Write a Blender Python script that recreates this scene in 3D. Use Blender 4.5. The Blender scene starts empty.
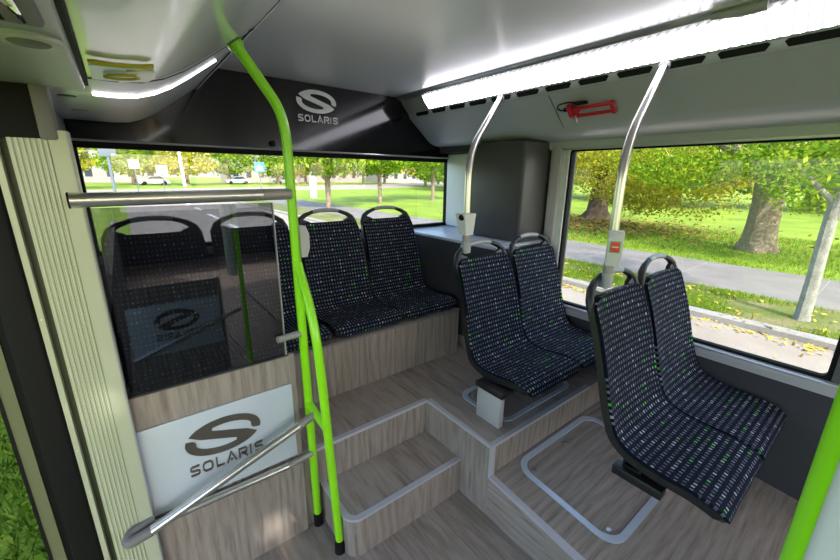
import bpy, bmesh, math, random
import numpy as np
from mathutils import Vector, Matrix
from mathutils.geometry import tessellate_polygon
R_ = random.Random(7)
PI = math.pi
C = bpy.context.scene.collection
sc = bpy.context.scene

# ------------------------------------------------------------------ mesh builder
class MB:
    """collects shapes in world (or a thing's local) coordinates and links them as ONE mesh object"""
    def __init__(s): s.v = []; s.f = []; s.uv = None
    def add(s, vs, fs):
        n = len(s.v); s.v += [tuple(map(float, p)) for p in vs]; s.f += [tuple(i + n for i in f) for f in fs]; return s
    def box(s, a, b):
        x0, y0, z0 = a; x1, y1, z1 = b
        vs = [(x0,y0,z0),(x1,y0,z0),(x1,y1,z0),(x0,y1,z0),(x0,y0,z1),(x1,y0,z1),(x1,y1,z1),(x0,y1,z1)]
        return s.add(vs, [(0,3,2,1),(4,5,6,7),(0,1,5,4),(1,2,6,5),(2,3,7,6),(3,0,4,7)])
    def rbox(s, a, b, r=.004, seg=2, M=None):
        bm = bmesh.new(); bmesh.ops.create_cube(bm, size=1)
        for v in bm.verts: v.co = Vector([a[i] + (v.co[i] + .5) * (b[i] - a[i]) for i in range(3)])
        bmesh.ops.bevel(bm, geom=bm.edges[:], offset=r, segments=seg, profile=.5, affect='EDGES')
        if M is not None: bm.transform(M)
        bm.verts.index_update()
        s.add([v.co for v in bm.verts], [[v.index for v in f.verts] for f in bm.faces]); bm.free(); return s
    def tube(s, path, r, n=14, cap=True):
        P = [Vector(p) for p in path]; rr = r if isinstance(r, (list, tuple)) else [r] * len(P)
        vs = []; fs = []; up = None
        for i, p in enumerate(P):
            t = ((P[i+1] - p).normalized() if i < len(P)-1 else Vector()) + ((p - P[i-1]).normalized() if i else Vector())
            t.normalize()
            if up is None: up = t.orthogonal().normalized()
            up = (up - t * up.dot(t)).normalized(); w = t.cross(up)
            for k in range(n):
                a = 2*PI*k/n; vs.append(p + (up*math.cos(a) + w*math.sin(a)) * rr[i])
        for i in range(len(P)-1):
            for k in range(n):
                a = i*n+k; b = i*n+(k+1) % n; fs.append((a, b, b+n, a+n))
        if cap: fs.append(tuple(range(n))[::-1]); fs.append(tuple(range((len(P)-1)*n, len(P)*n)))
        return s.add(vs, fs)
    def prism(s, poly, axis, a, b):
        """poly: 2-D outline; extruded along axis from a to b. axis 0: (y,z)  1: (x,z)  2: (x,y)"""
        def q(p, t): return [(t,p[0],p[1]),(p[0],t,p[1]),(p[0],p[1],t)][axis]
        n = len(poly); vs = [q(p,a) for p in poly] + [q(p,b) for p in poly]
        fs = [(i,(i+1)%n,n+(i+1)%n,n+i) for i in range(n)] + [tuple(range(n))[::-1], tuple(range(n,2*n))]
        return s.add(vs, fs)
    def sheet(s, prof, axis, a, b, m=1):
        """open profile extruded (no thickness closing)"""
        def q(p, t): return [(t,p[0],p[1]),(p[0],t,p[1]),(p[0],p[1],t)][axis]
        vs = []; n = len(prof)
        for j in range(m+1): vs += [q(p, a+(b-a)*j/m) for p in prof]
        return s.add(vs, [(j*n+i,j*n+i+1,(j+1)*n+i+1,(j+1)*n+i) for j in range(m) for i in range(n-1)])
    def disc(s, c, nrm, r, h, n=20):
        c = Vector(c); nrm = Vector(nrm).normalized(); return s.tube([c, c + nrm*h], r, n)
    def build(s, name, mat, parent=None, smooth=True, ang=35, fix=True, world=True):
        me = bpy.data.meshes.new(name)
        off = Vector()
        if parent is not None and world: off = wloc(parent)
        me.from_pydata([Vector(p) - off for p in s.v], [], s.f)
        if fix:
            bm = bmesh.new(); bm.from_mesh(me); bmesh.ops.recalc_face_normals(bm, faces=bm.faces[:]); bm.to_mesh(me); bm.free()
        if s.uv is not None:
            ul = me.uv_layers.new(name='UVMap')
            for l in me.loops: ul.data[l.index].uv = s.uv[l.vertex_index]
        me.materials.append(mat)
        if smooth:
            me.shade_smooth(); me.set_sharp_from_angle(angle=math.radians(ang))
        o = bpy.data.objects.new(name, me); C.objects.link(o)
        if parent is not None: o.parent = parent
        return o
def wloc(o):
    p = Vector()
    while o is not None: p += o.location; o = o.parent
    return p
def tag(o, label=None, cat=None, group=None, kind=None):
    if label: o['label'] = label
    if cat: o['category'] = cat
    if group: o['group'] = group
    if kind: o['kind'] = kind
    return o
def empty(name, loc, label, cat, group=None, kind=None):
    o = bpy.data.objects.new(name, None); C.objects.link(o); o.location = loc; o.empty_display_size = .05
    return tag(o, label, cat, group, kind)
def copy_tree(o, parent=None):
    c = o.copy(); C.objects.link(c)
    if parent is not None: c.parent = parent
    for ch in [x for x in bpy.data.objects if x.parent == o]: copy_tree(ch, c)
    return c
def bez(pts, rad, n=6):
    """polyline with rounded corners"""
    P = [Vector(p) for p in pts]; out = [P[0]]
    for i in range(1, len(P)-1):
        a = (P[i-1]-P[i]); b = (P[i+1]-P[i]); r = min(rad, a.length*.49, b.length*.49)
        p0 = P[i]+a.normalized()*r; p2 = P[i]+b.normalized()*r
        for k in range(n+1):
            t = k/n; out.append(p0*(1-t)**2 + P[i]*2*t*(1-t) + p2*t*t)
    out.append(P[-1]); return out
def rrect(x0, y0, x1, y1, r, n=6):
    out = []
    for cx, cy, a0 in ((x1-r,y1-r,0),(x0+r,y1-r,90),(x0+r,y0+r,180),(x1-r,y0+r,270)):
        for k in range(n+1):
            a = math.radians(a0+90*k/n); out.append((cx+r*math.cos(a), cy+r*math.sin(a)))
    return out
def ring(outer, inner, z0, z1, zf=None):
    m = MB(); n = len(outer); zf = zf or (lambda x, y: 0)
    vs = []
    for L, z in ((outer,z1),(inner,z1),(outer,z0),(inner,z0)): vs += [(x,y,z+zf(x,y)) for x,y in L]
    fs = []
    for i in range(n):
        j = (i+1) % n
        fs += [(i,j,n+j,n+i),(2*n+i,2*n+j,j,i),(n+i,n+j,3*n+j,3*n+i)]
    return m.add(vs, fs)

# ------------------------------------------------------------------ materials
def mat(name, col=(.5,.5,.5), rough=.5, metal=0, spec=.5, coat=0, coat_r=.1, emit=None, es=0):
    m = bpy.data.materials.new(name); m.use_nodes = True
    b = m.node_tree.nodes['Principled BSDF']
    b.inputs['Base Color'].default_value = (*col, 1); b.inputs['Roughness'].default_value = rough
    b.inputs['Metallic'].default_value = metal; b.inputs['Specular IOR Level'].default_value = spec
    b.inputs['Coat Weight'].default_value = coat; b.inputs['Coat Roughness'].default_value = coat_r
    if emit: b.inputs['Emission Color'].default_value = (*emit,1); b.inputs['Emission Strength'].default_value = es
    return m
class NT:
    def __init__(s, m): s.t = m.node_tree; s.b = s.t.nodes.get('Principled BSDF')
    def n(s, typ, **kw):
        nd = s.t.nodes.new(typ)
        for k, v in kw.items():
            if k.startswith('i_'): nd.inputs[k[2:].replace('_',' ')].default_value = v
            else: setattr(nd, k, v)
        return nd
    def l(s, a, b): s.t.links.new(a, b)
    def math(s, op, a, b=None, c=None):
        nd = s.t.nodes.new('ShaderNodeMath'); nd.operation = op
        for i, x in enumerate((a, b, c)):
            if x is None: continue
            if isinstance(x, (int, float)): nd.inputs[i].default_value = x
            else: s.l(x, nd.inputs[i])
        return nd.outputs[0]
    def ramp(s, fac, stops):
        nd = s.t.nodes.new('ShaderNodeValToRGB'); cr = nd.color_ramp
        while len(cr.elements) < len(stops): cr.elements.new(.5)
        for e, (p, c) in zip(cr.elements, stops): e.position = p; e.color = (*c, 1)
        s.l(fac, nd.inputs[0]); return nd.outputs[0]
    def mix(s, fac, a, b):
        nd = s.t.nodes.new('ShaderNodeMix'); nd.data_type = 'RGBA'
        for x, i in ((fac,0),(a,6),(b,7)):
            if isinstance(x, (int, float)): nd.inputs[i].default_value = x
            elif isinstance(x, tuple): nd.inputs[i].default_value = (*x, 1)
            else: s.l(x, nd.inputs[i])
        return nd.outputs[2]
    def bump(s, h, strength=.2, dist=.002):
        nd = s.t.nodes.new('ShaderNodeBump'); nd.inputs['Strength'].default_value = strength; nd.inputs['Distance'].default_value = dist
        s.l(h, nd.inputs['Height']); s.l(nd.outputs[0], s.b.inputs['Normal'])
    def pos(s): return s.n('ShaderNodeNewGeometry').outputs['Position']
    def obj(s): return s.n('ShaderNodeTexCoord').outputs['Object']
    def scale(s, v, sx, sy, sz):
        nd = s.n('ShaderNodeMapping'); nd.inputs['Scale'].default_value = (sx,sy,sz); s.l(v, nd.inputs[0]); return nd.outputs[0]
    def noise(s, v, sc, det=4, rough=.5):
        nd = s.n('ShaderNodeTexNoise'); nd.inputs['Scale'].default_value = sc; nd.inputs['Detail'].default_value = det; nd.inputs['Roughness'].default_value = rough
        s.l(v, nd.inputs['Vector']); return nd.outputs['Fac']

def wood(name, axis, plank=None, tint=1.0):
    """grey-brown wood-look vinyl, grain along an axis"""
    m = mat(name, rough=.5, spec=.35); t = NT(m); p = t.pos()
    s = [62, 62, 62]; s[axis] = 4.5
    g = t.noise(t.scale(p, *s), 1.0, 6, .62)
    s2 = [150, 150, 150]; s2[axis] = 8.0
    g2 = t.noise(t.scale(p, *s2), 1.6, 3, .6)
    s3 = [5, 5, 5]; s3[axis] = .9
    w = t.n('ShaderNodeTexWave'); w.inputs['Scale'].default_value = 1.6; w.inputs['Distortion'].default_value = 9; w.inputs['Detail'].default_value = 3
    w.inputs['Detail Scale'].default_value = 1.5
    w.bands_direction = 'XYZ'[(axis+1) % 3] if axis != 2 else 'X'
    t.l(t.scale(p, *s3), w.inputs[0])
    f = t.math('MULTIPLY_ADD', g, .62, t.math('MULTIPLY_ADD', g2, .26, t.math('MULTIPLY', w.outputs['Fac'], .12)))
    k = tint
    c = t.ramp(f, [(.27,(.13*k,.10*k,.082*k)),(.40,(.25*k,.205*k,.175*k)),(.53,(.335*k,.28*k,.245*k)),(.72,(.42*k,.36*k,.32*k))])
    # patchy plank tone
    v = t.n('ShaderNodeTexVoronoi'); v.inputs['Scale'].default_value = 1; sv = [7,7,7]; sv[axis] = 1.1
    t.l(t.scale(p, *sv), v.inputs['Vector'])
    sp = t.n('ShaderNodeSeparateColor'); t.l(v.outputs['Color'], sp.inputs[0])
    c = t.mix(t.math('MULTIPLY', sp.outputs[0], .20), c, (.20*k,.165*k,.14*k))
    t.l(c, t.b.inputs['Base Color']); t.bump(f, .12, .002)
    return m
def steel(name, col=(.72,.70,.68), rough=.28, axis=2):
    m = mat(name, col, rough, 1.0); return m
def fabric():
    m = mat('seat_moquette', rough=.8, spec=.12); t = NT(m)
    uv = t.n('ShaderNodeUVMap').outputs[0]; sp = t.n('ShaderNodeSeparateXYZ'); t.l(uv, sp.inputs[0])
    U = t.math('DIVIDE', sp.outputs[0], .0185); V = t.math('DIVIDE', sp.outputs[1], .0235)
    iu = t.math('FLOOR', U)
    par = t.math('MODULO', t.math('ABSOLUTE', iu), 2)
    V2 = t.math('ADD', V, t.math('MULTIPLY', par, .06)); iv = t.math('FLOOR', V2)
    fu = t.math('FRACT', U); fv = t.math('FRACT', V2)
    du = t.math('LESS_THAN', t.math('ABSOLUTE', t.math('SUBTRACT', fu, .5)), .215)
    dv = t.math('LESS_THAN', t.math('ABSOLUTE', t.math('SUBTRACT', fv, .5)), .225)
    on = t.math('MULTIPLY', du, dv)
    cv = t.n('ShaderNodeCombineXYZ'); t.l(iu, cv.inputs[0]); t.l(iv, cv.inputs[1])
    wn = t.n('ShaderNodeTexWhiteNoise', noise_dimensions='2D'); t.l(cv.outputs[0], wn.inputs['Vector'])
    col = t.ramp(wn.outputs['Value'], [(0,(.085,.095,.125)),(.45,(.085,.095,.125)),(.46,(.15,.165,.20)),(.84,(.15,.165,.20)),(.85,(.36,.385,.43)),(.945,(.36,.385,.43)),(.95,(.09,.46,.05)),(1,(.11,.52,.055))])
    col.node.color_ramp.interpolation = 'CONSTANT'
    # thin mid line between the dash columns
    base = (.0050,.0070,.018)
    t.l(t.mix(on, base, col), t.b.inputs['Base Color'])
    t.bump(t.noise(uv, 900, 2), .25, .001)
    return m
def glass(name, tint=(1,1,1), refl=.07):
    m = bpy.data.materials.new(name); m.use_nodes = True; t = NT(m); nt = m.node_tree; nt.nodes.remove(t.b)
    tr = t.n('ShaderNodeBsdfTransparent'); tr.inputs[0].default_value = (*tint,1)
    gl = t.n('ShaderNodeBsdfGlossy'); gl.inputs['Roughness'].default_value = .0; gl.inputs[0].default_value = (1,1,1,1)
    fr = t.n('ShaderNodeLayerWeight'); fr.inputs['Blend'].default_value = .25
    fac = t.math('MULTIPLY_ADD', fr.outputs['Fresnel'], .45, refl-.02)
    mx = t.n('ShaderNodeMixShader'); t.l(fac, mx.inputs[0]); t.l(tr.outputs[0], mx.inputs[1]); t.l(gl.outputs[0], mx.inputs[2])
    t.l(mx.outputs[0], nt.nodes['Material Output'].inputs[0]); return m
def leafmat(name, c0, c1, c2, trans=.45):
    m = bpy.data.materials.new(name); m.use_nodes = True; t = NT(m); nt = m.node_tree; nt.nodes.remove(t.b)
    r = t.n('ShaderNodeNewGeometry').outputs['Random Per Island']
    c = t.ramp(r, [(0,c0),(.5,c1),(1,c2)])
    d = t.n('ShaderNodeBsdfDiffuse'); tl = t.n('ShaderNodeBsdfTranslucent'); t.l(c, d.inputs[0]); t.l(c, tl.inputs[0])
    mx = t.n('ShaderNodeMixShader'); mx.inputs[0].default_value = trans
    t.l(d.outputs[0], mx.inputs[1]); t.l(tl.outputs[0], mx.inputs[2]); t.l(mx.outputs[0], nt.nodes['Material Output'].inputs[0])
    return m
def ground_mat(name, stops, sc=3.0, sc2=60, mixf=.5, rough=.9, bump=.3):
    m = mat(name, rough=rough, spec=.2); t = NT(m); p = t.pos()
    a = t.noise(p, sc, 4); b = t.noise(p, sc2, 3, .7)
    f = t.math('ADD', t.math('MULTIPLY', a, 1-mixf), t.math('MULTIPLY', b, mixf))
    t.l(t.ramp(f, stops), t.b.inputs['Base Color']); t.bump(b, bump, .02); return m

M = {}
M['wood_y'] = wood('wood_vinyl_lengthwise', 1); M['wood_x'] = wood('wood_vinyl_crosswise', 0); M['wood_z'] = wood('wood_vinyl_upright', 2, tint=.92)
M['fabric'] = fabric()
M['shell'] = mat('seat_shell_black', (.010,.010,.011), .42)
M['grip'] = mat('grip_grey', (.36,.37,.39), .4)
M['steel'] = steel('brushed_steel'); M['steel_dk'] = mat('worn_collar', (.34,.31,.30), .45, .4)
M['ceil'] = mat('ceiling_laminate', (.84,.83,.86), .28, 0, .6, .35, .18)
M['duct'] = mat('duct_grey', (.53,.525,.60), .30, 0, .5)
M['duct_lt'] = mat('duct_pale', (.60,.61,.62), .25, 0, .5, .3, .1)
M['cover'] = mat('door_cover_gloss', (.78,.80,.76), .16, 0, .5, .3, .06)
M['underbox'] = mat('door_box_grey', (.36,.355,.335), .4)
M['black_gloss'] = mat('black_gloss', (.006,.006,.008), .10, 0, .5)
M['black'] = mat('black_rubber', (.007,.007,.007), .6, 0, .15)
M['dark'] = mat('dark_grey_panel', (.042,.040,.044), .55)
M['cab'] = mat('cabinet_grey', (.085,.085,.088), .42)
M['wallgrey'] = mat('wall_grey', (.16,.15,.15), .6)
M['brownwall'] = mat('wall_taupe', (.13,.11,.10), .6)
M['shelf'] = mat('shelf_grey', (.50,.54,.62), .3)
M['lavender'] = mat('nosing_grey', (.47,.455,.50), .4, .1)
M['silver'] = mat('anodised_silver', (.62,.61,.60), .3, .85)
M['ribsilver'] = mat('ribbed_sill', (.52,.50,.52), .42, .3)
M['white_pl'] = mat('white_plastic', (.66,.66,.67), .45)
M['grey_pl'] = mat('grey_plastic', (.42,.41,.41), .45)
M['pillar'] = mat('pillar_mauve', (.50,.48,.52), .5); M['pillar_w'] = mat('pillar_white', (.80,.82,.84), .35)
M['jamb'] = mat('jamb_cream', (.44,.46,.335), .38, .1); M['jamb_dk'] = mat('jamb_groove', (.055,.065,.035), .5)
M['jamb_edge'] = mat('jamb_edge_grey', (.46,.45,.42), .4)
M['leafdoor'] = mat('door_leaf_olive', (.13,.14,.075), .4)
M['green'] = mat('pole_green', (.29,.76,.006), .3, 0, .5, .3, .08)
M['red'] = mat('hammer_red', (.60,.015,.03), .38)
M['redbtn'] = mat('button_red', (.75,.07,.03), .4); M['greenring'] = mat('button_green_edge', (.15,.62,.22), .4)
M['board'] = mat('frosted_board', (.52,.56,.62), .22, 0, .5)
M['bronze'] = mat('emblem_bronze', (.20,.175,.15), .3, .75); M['whiteink'] = mat('emblem_white', (.80,.80,.82), .4)
M['yellow'] = mat('yellow_rim', (.50,.42,.04), .35); M['sticker'] = mat('sticker_pale', (.62,.70,.78), .3); M['cream'] = mat('sticker_cream', (.85,.80,.70), .3)
M['hatch'] = mat('hatch_strip', (.60,.66,.75), .34, .35)
M['railpale'] = mat('rail_pale', (.76,.74,.80), .3)
M['glass'] = glass('window_glass', (.97,.98,.97), .03); M['glass_p'] = glass('partition_glass', (.50,.51,.53), .085)
M['mirrorpane'] = mat('overhead_pane', (.05,.09,.04), .05, 0, .8, 1, .02)
# lamp lens: ribbed opal lens that gives off light
m = mat('lamp_lens', (.8,.8,.82), .25); t = NT(m)
sp = t.n('ShaderNodeSeparateXYZ'); t.l(t.pos(), sp.inputs[0])
wv = t.math('MULTIPLY_ADD', t.math('SINE', t.math('MULTIPLY', sp.outputs[1], 2*PI/.032)), .5, .5)
wv2 = t.math('MULTIPLY_ADD', t.math('SINE', t.math('MULTIPLY', sp.outputs[2], 2*PI/.012)), .5, .5)
t.b.inputs['Emission Color'].default_value = (.93,.90,1,1)
t.l(t.math('MULTIPLY_ADD', t.math('MULTIPLY', wv, wv2), 3.5, t.math('MULTIPLY_ADD', wv, 3.6, .36)), t.b.inputs['Emission Strength'])
M['lens'] = m
M['led'] = mat('led_line', (.9,.9,.9), .3, emit=(1,1,1), es=4.0)  # emission stands in for a highlight, not a lamp
M['bark'] = ground_mat('bark', [(.3,(.07,.05,.035)),(.5,(.20,.155,.11)),(.75,(.33,.27,.20))], 6, 40, .5, .9, 1.0)
M['bark_dark'] = ground_mat('bark_dark', [(.3,(.030,.022,.015)),(.5,(.085,.062,.042)),(.75,(.15,.115,.08))], 6, 40, .5, .9, 1.0)  # darker copy of the bark, shade put into the colour
M['litter'] = leafmat('leaf_litter', (.16,.10,.04),(.26,.17,.06),(.38,.28,.07), .1)
M['bark_pale'] = ground_mat('bark_pale', [(.3,(.12,.12,.10)),(.5,(.22,.22,.19)),(.75,(.32,.32,.28))], 8, 40, .5, .9, .5)
M['lawn'] = ground_mat('lawn', [(.32,(.085,.14,.012)),(.48,(.165,.25,.022)),(.65,(.26,.34,.04))], .9, 45, .55)
M['verge'] = ground_mat('verge_soil', [(.32,(.07,.09,.02)),(.48,(.12,.15,.03)),(.58,(.20,.165,.10)),(.7,(.27,.22,.145))], 1.6, 30, .5)
M['asphalt'] = ground_mat('asphalt_sunny', [(.3,(.21,.18,.145)),(.5,(.28,.245,.205)),(.7,(.34,.305,.26))], 2, 120, .6)
M['path'] = ground_mat('path_paving', [(.3,(.13,.122,.115)),(.5,(.185,.172,.16)),(.7,(.25,.232,.215))], 2, 90, .6)
M['kerb'] = ground_mat('kerb_stone', [(.3,(.19,.182,.17)),(.6,(.30,.287,.265))], 4, 60, .6)
M['leaf_g'] = leafmat('leaves_green', (.075,.17,.010),(.17,.30,.02),(.36,.45,.03)); M['leaf_y'] = leafmat('leaves_yellowing', (.17,.23,.02),(.36,.36,.03),(.58,.46,.05))
M['leaf_d'] = leafmat('leaves_dark', (.04,.10,.012),(.09,.17,.02),(.17,.25,.03)); M['leaf_fall'] = leafmat('leaves_fallen', (.50,.38,.05),(.62,.50,.09),(.36,.24,.06), .15)
M['blade'] = leafmat('grass_blades', (.08,.17,.010),(.18,.30,.018),(.30,.38,.035)); M['blade_sh'] = leafmat('weed_blades', (.045,.10,.010),(.10,.19,.018),(.20,.27,.035))  # second set: grass colours darkened to stand in for shade by the door
M['sign_blue'] = mat('sign_blue', (.03,.22,.62), .4); M['sign_white'] = mat('sign_white', (.85,.85,.85), .5); M['sign_grey'] = mat('sign_grey', (.10,.13,.16), .5)
M['facade'] = mat('facade_pale', (.24,.23,.21), .8); M['facade2'] = mat('facade_rose', (.22,.18,.165), .8); M['roof'] = mat('roof_red', (.36,.17,.12), .8)
M['carwhite'] = mat('car_paint_white', (.50,.52,.55), .25, 0, .5, .5); M['carblue'] = mat('car_paint_grey', (.30,.35,.42), .25, 0, .5, .5)
M['carglass'] = mat('car_glass', (.03,.04,.05), .1); M['postw'] = mat('post_white', (.80,.78,.74), .6); M['stake'] = mat('stake_timber', (.42,.30,.17), .8)
M['bodywhite'] = mat('bus_body_paint', (.6,.6,.6), .3)

# ------------------------------------------------------------------ setting
XW, XL, YB = 2.21, -.15, 2.42         # inner faces: right wall, left wall, rear wall
ZA, ZT, YP, XE, YE = .374, .187, 1.355, 1.12, .904   # rear platform height, tread height, platform edge, aisle edge
YF = -5.2
def zB(y): return .22 + .107*(y-.904) if y > -1.0 else .016
ZC = 2.066
def struct(o, label, cat): return tag(o, label, cat, kind='structure')

struct(MB().box((XL-.02,YF,-.06),(XE+.05,1.40,0)).build('floor', M['wood_y']), 'low aisle floor in grey-brown wood-look vinyl below the step', 'floor')
# rear platform with its front notch
m = MB(); m.box((XL,YP,-.05),(XE,YB,ZA)); m.box((XE,YE,-.05),(XW,YB,ZA))
o = MB().add([], []); 
pl = MB(); poly = [(XL,YP),(XE,YP),(XE,YE),(XW,YE),(XW,YB),(XL,YB)]
pl.prism(poly, 2, ZA-.012, ZA); plat = struct(pl.build('floor.001', M['wood_y'], smooth=False), 'raised rear platform floor in grey-brown wood-look vinyl', 'floor')
rs = MB(); rs.box((XL,YP+.001,-.05),(XE+.03,YP+.03,ZA-.012)); rs.box((XE-.0035,YE-.004,-.05),(XE+.03,YP+.02,ZA-.012)); rs.box((XE+.001,YE+.001,-.05),(XW,YE+.03,ZA-.012))
rs.build('riser', M['wood_z'], plat, smooth=False)
# seat platform beside the aisle, sloping down towards the front
pb = MB(); ys = [YE+.001, -1.0, YF]
vs = []; 
for y in ys:
    z = zB(y); vs += [(XE,y,-.05),(XE,y,z),(XW,y,z),(XW,y,-.05)]
pb.add(vs, [(0,1,2,3),(8,11,10,9)] + [(4*i+k,4*i+4+k,4*i+4+(k+1)%4,4*i+(k+1)%4) for i in range(2) for k in range(4)])
struct(pb.build('floor.002', M['wood_x'], smooth=False), 'lower side platform with a metal-edged hatch, sloping gently to the front', 'floor')
MBs = MB(); MBs.sheet([(YE-.002,-.04),(-1.0,-.04),(-1.0,.0),(YE-.002,.0)],0,XE-.002,XE-.001)
# dark wood side face of the aisle edge
sf = MB(); sf.add([(XE-.004,YE,-.04),(XE-.004,YE,zB(YE)),(XE-.004,-1,zB(-1)),(XE-.004,-1,-.04),(XE+.0,YE,-.04),(XE,YE,zB(YE)),(XE,-1,zB(-1)),(XE,-1,-.04)],[(0,1,2,3),(4,7,6,5),(0,4,5,1),(1,5,6,2),(2,6,7,3),(0,3,7,4)])
struct(sf.build('trim_9', M['wood_y'], smooth=False), 'wood-look vinyl side face along the low aisle under the side platform', 'skirting')
# step with a rounded outer corner
sx0 = .51; sy0 = 1.085; r = .06
outl = [(XE,YP),(XE,sy0)] + [(sx0+r-r*math.sin(a*PI/2/6), sy0+r-r*math.cos(a*PI/2/6)) for a in range(7)] + [(sx0,YP)]
st = MB().prism(outl, 2, -.02, ZT-.004); stp = struct(st.build('step', M['wood_z'], ang=25), 'single low wooden step with rounded corner up to the rear platform', 'step')
MB().prism([(x+(.0 if x>1 else 0), y) for x,y in outl], 2, ZT-.004, ZT).build('tread', M['wood_y'], stp, ang=25)
def inset(path, d):  # offset an open path to its left
    out = []
    for i, p in enumerate(path):
        a = Vector(path[max(i-1,0)]); b = Vector(path[min(i+1,len(path)-1)]); t_ = (b-a).normalized(); out.append((p[0]-t_.y*d, p[1]+t_.x*d))
    return out
def strip(name, path, d, z0, z1, lab, zf=None):
    q = inset(path, d); m = MB(); n = len(path); zf = zf or (lambda x,y: 0)
    vs = [(x,y,z1+zf(x,y)) for x,y in path]+[(x,y,z1+zf(x,y)) for x,y in q]+[(x,y,z0+zf(x,y)) for x,y in path]+[(x,y,z0+zf(x,y)) for x,y in q]
    fs = []
    for i in range(n-1): fs += [(i,i+1,n+i+1,n+i),(2*n+i,2*n+i+1,i+1,i),(n+i,n+i+1,3*n+i+1,3*n+i)]
    fs += [(0,n,3*n,2*n),(n-1,2*n-1,4*n-1,3*n-1)]
    return struct(m.add(vs, fs).build(name, M['lavender'], ang=25), lab, 'edging')
tp = outl[1:]
strip('trim_1', inset(tp,.002), -.026, ZT-.006, ZT+.003, 'grey nosing strip round the edge of the low wooden step')
strip('trim_2', [(XL,YP-.002),(XE-.002,YP-.002)], .024, ZA-.012, ZA+.003, 'straight grey nosing strip on the platform edge above the step')
strip('trim_3', [(XE-.002,YP),(XE-.002,YE-.002),(1.95,YE-.002)], .026, ZA-.012, ZA+.003, 'grey nosing strip turning the platform corner beside the pedestal seat')
struct(MB().box((XE-.006,YE-.006,zB(YE)-.01),(XE+.022,YE+.004,ZA-.005)).build('trim_4', M['lavender']), 'short upright grey corner strip between rear platform and side platform', 'edging')
strip('trim_5', [(XE-.006,YE-.003),(XE-.006,-1.0)], .026, -.012, .003, 'long grey nosing strip along the aisle edge of the side platform', lambda x,y: zB(y))
# podium below the rear bench
pod = struct(MB().box((XL,1.688,ZA),(1.652,YB,.681)).build('podium', M['wood_z'], smooth=False), 'wood-look podium carrying the row of rear seats', 'podium')
MB().box((XL,1.680,.672),(1.655,1.70,.684)).build('edge_strip', M['wallgrey'], pod)

# hatches in the floor
def hatch(x0,y0,x1,y1,r,w,zf,lab,screws):
    root = empty('floor_hatch', (x0,y0,zf(x0,y0)), lab, 'floor hatch')
    ring(rrect(x0,y0,x1,y1,r,8), rrect(x0+w,y0+w,x1-w,y1-w,r-w*.6,8), .0, .005, zf).build('frame_strip', M['hatch'], root)
    for x,y in screws:
        m = MB(); z = zf(x,y); m.tube([(x,y,z),(x,y,z+.003),(x,y,z+.004)],[.012,.012,.008],16); m.build('screw', M['steel'], root)
hatch(1.265,.395,1.93,.885,.085,.026,lambda x,y: zB(y),'large metal-edged floor hatch beside the front pair of seats',[(1.33,.81),(1.33,.455),(1.60,.83)])
hatch(1.285,.97,1.90,1.30,.07,.024,lambda x,y: ZA,'metal-edged floor hatch half hidden under the rear pair of seats',[(1.345,1.235)])

# walls
wl = MB(); wl.box((XL-.06,1.36,0),(XL,YB+.05,1.70)); wl.box((XL-.06,YF,0),(XL,-.10,.75)); wl.box((XL-.06,YF,1.65),(XL,-.10,2.12)); wl.box((XL-.06,-.35,0),(XL,-.10,2.1))
wl.box((XL-.06,1.36,1.70),(XL,YB+.05,2.12)); wl.box((XL-.06,-.10,1.80),(XL,1.36,2.12)); wl.box((XL-.06,YF,.7),(XL,-4.6,1.7))
struct(wl.build('wall_left', M['wallgrey'], smooth=False), 'grey left side wall with the open doorway in it', 'wall')
wr = MB(); T = .07
wr.box((XW,YF,-.05),(XW+T,YB+.05,.70)); wr.box((XW,YF,1.70),(XW+T,YB+.05,2.12)); wr.box((XW,1.342,.7),(XW+T,YB+.05,1.7)); wr.box((XW,-.07,.7),(XW+T,.045,1.7)); wr.box((XW,YF,.7),(XW+T,-4.6,1.7)); wr.box((XW,-2.6,.7),(XW+T,-2.5,1.7))
struct(wr.build('wall_right', M['dark'], smooth=False), 'dark grey right side wall below and around the side window', 'wall')
wb = MB(); wb.box((XL-.06,YB,-.05),(XW+T,YB+.05,1.125)); wb.box((XL-.06,YB,1.66),(XW+T,YB+.05,2.12)); wb.box((2.19,YB,1.12),(XW+T,YB+.05,1.67)); wb.box((XL-.06,YB,1.12),(XL-.005,YB+.05,1.67))
struct(wb.build('wall_back', M['brownwall'], smooth=False), 'taupe rear wall below the rear window', 'wall')
wf = MB(); wf.box((XL-.06,YF-.06,-.05),(XW+T,YF,.9)); wf.box((XL-.06,YF-.06,1.9),(XW+T,YF,2.12)); wf.box((XL-.06,YF-.06,.9),(XL+.1,YF,1.9)); wf.box((XW-.1,YF-.06,.9),(XW+T,YF,1.9))
struct(wf.build('wall_front', M['wallgrey'], smooth=False), 'grey wall at the front end of the aisle', 'wall')
ce = MB(); ce.box((.42,YF,ZC),(1.70,YB,ZC+.03)); ceil = struct(ce.build('ceiling', M['ceil'], smooth=False), 'glossy pale grey ceiling panel between the overhead ducts', 'ceiling')
struct(MB().box((XL-.07,YF-.06,2.12),(XW+.08,YB+.06,2.20)).build('roof', M['bodywhite']), 'bus roof above the ceiling', 'roof')

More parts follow.
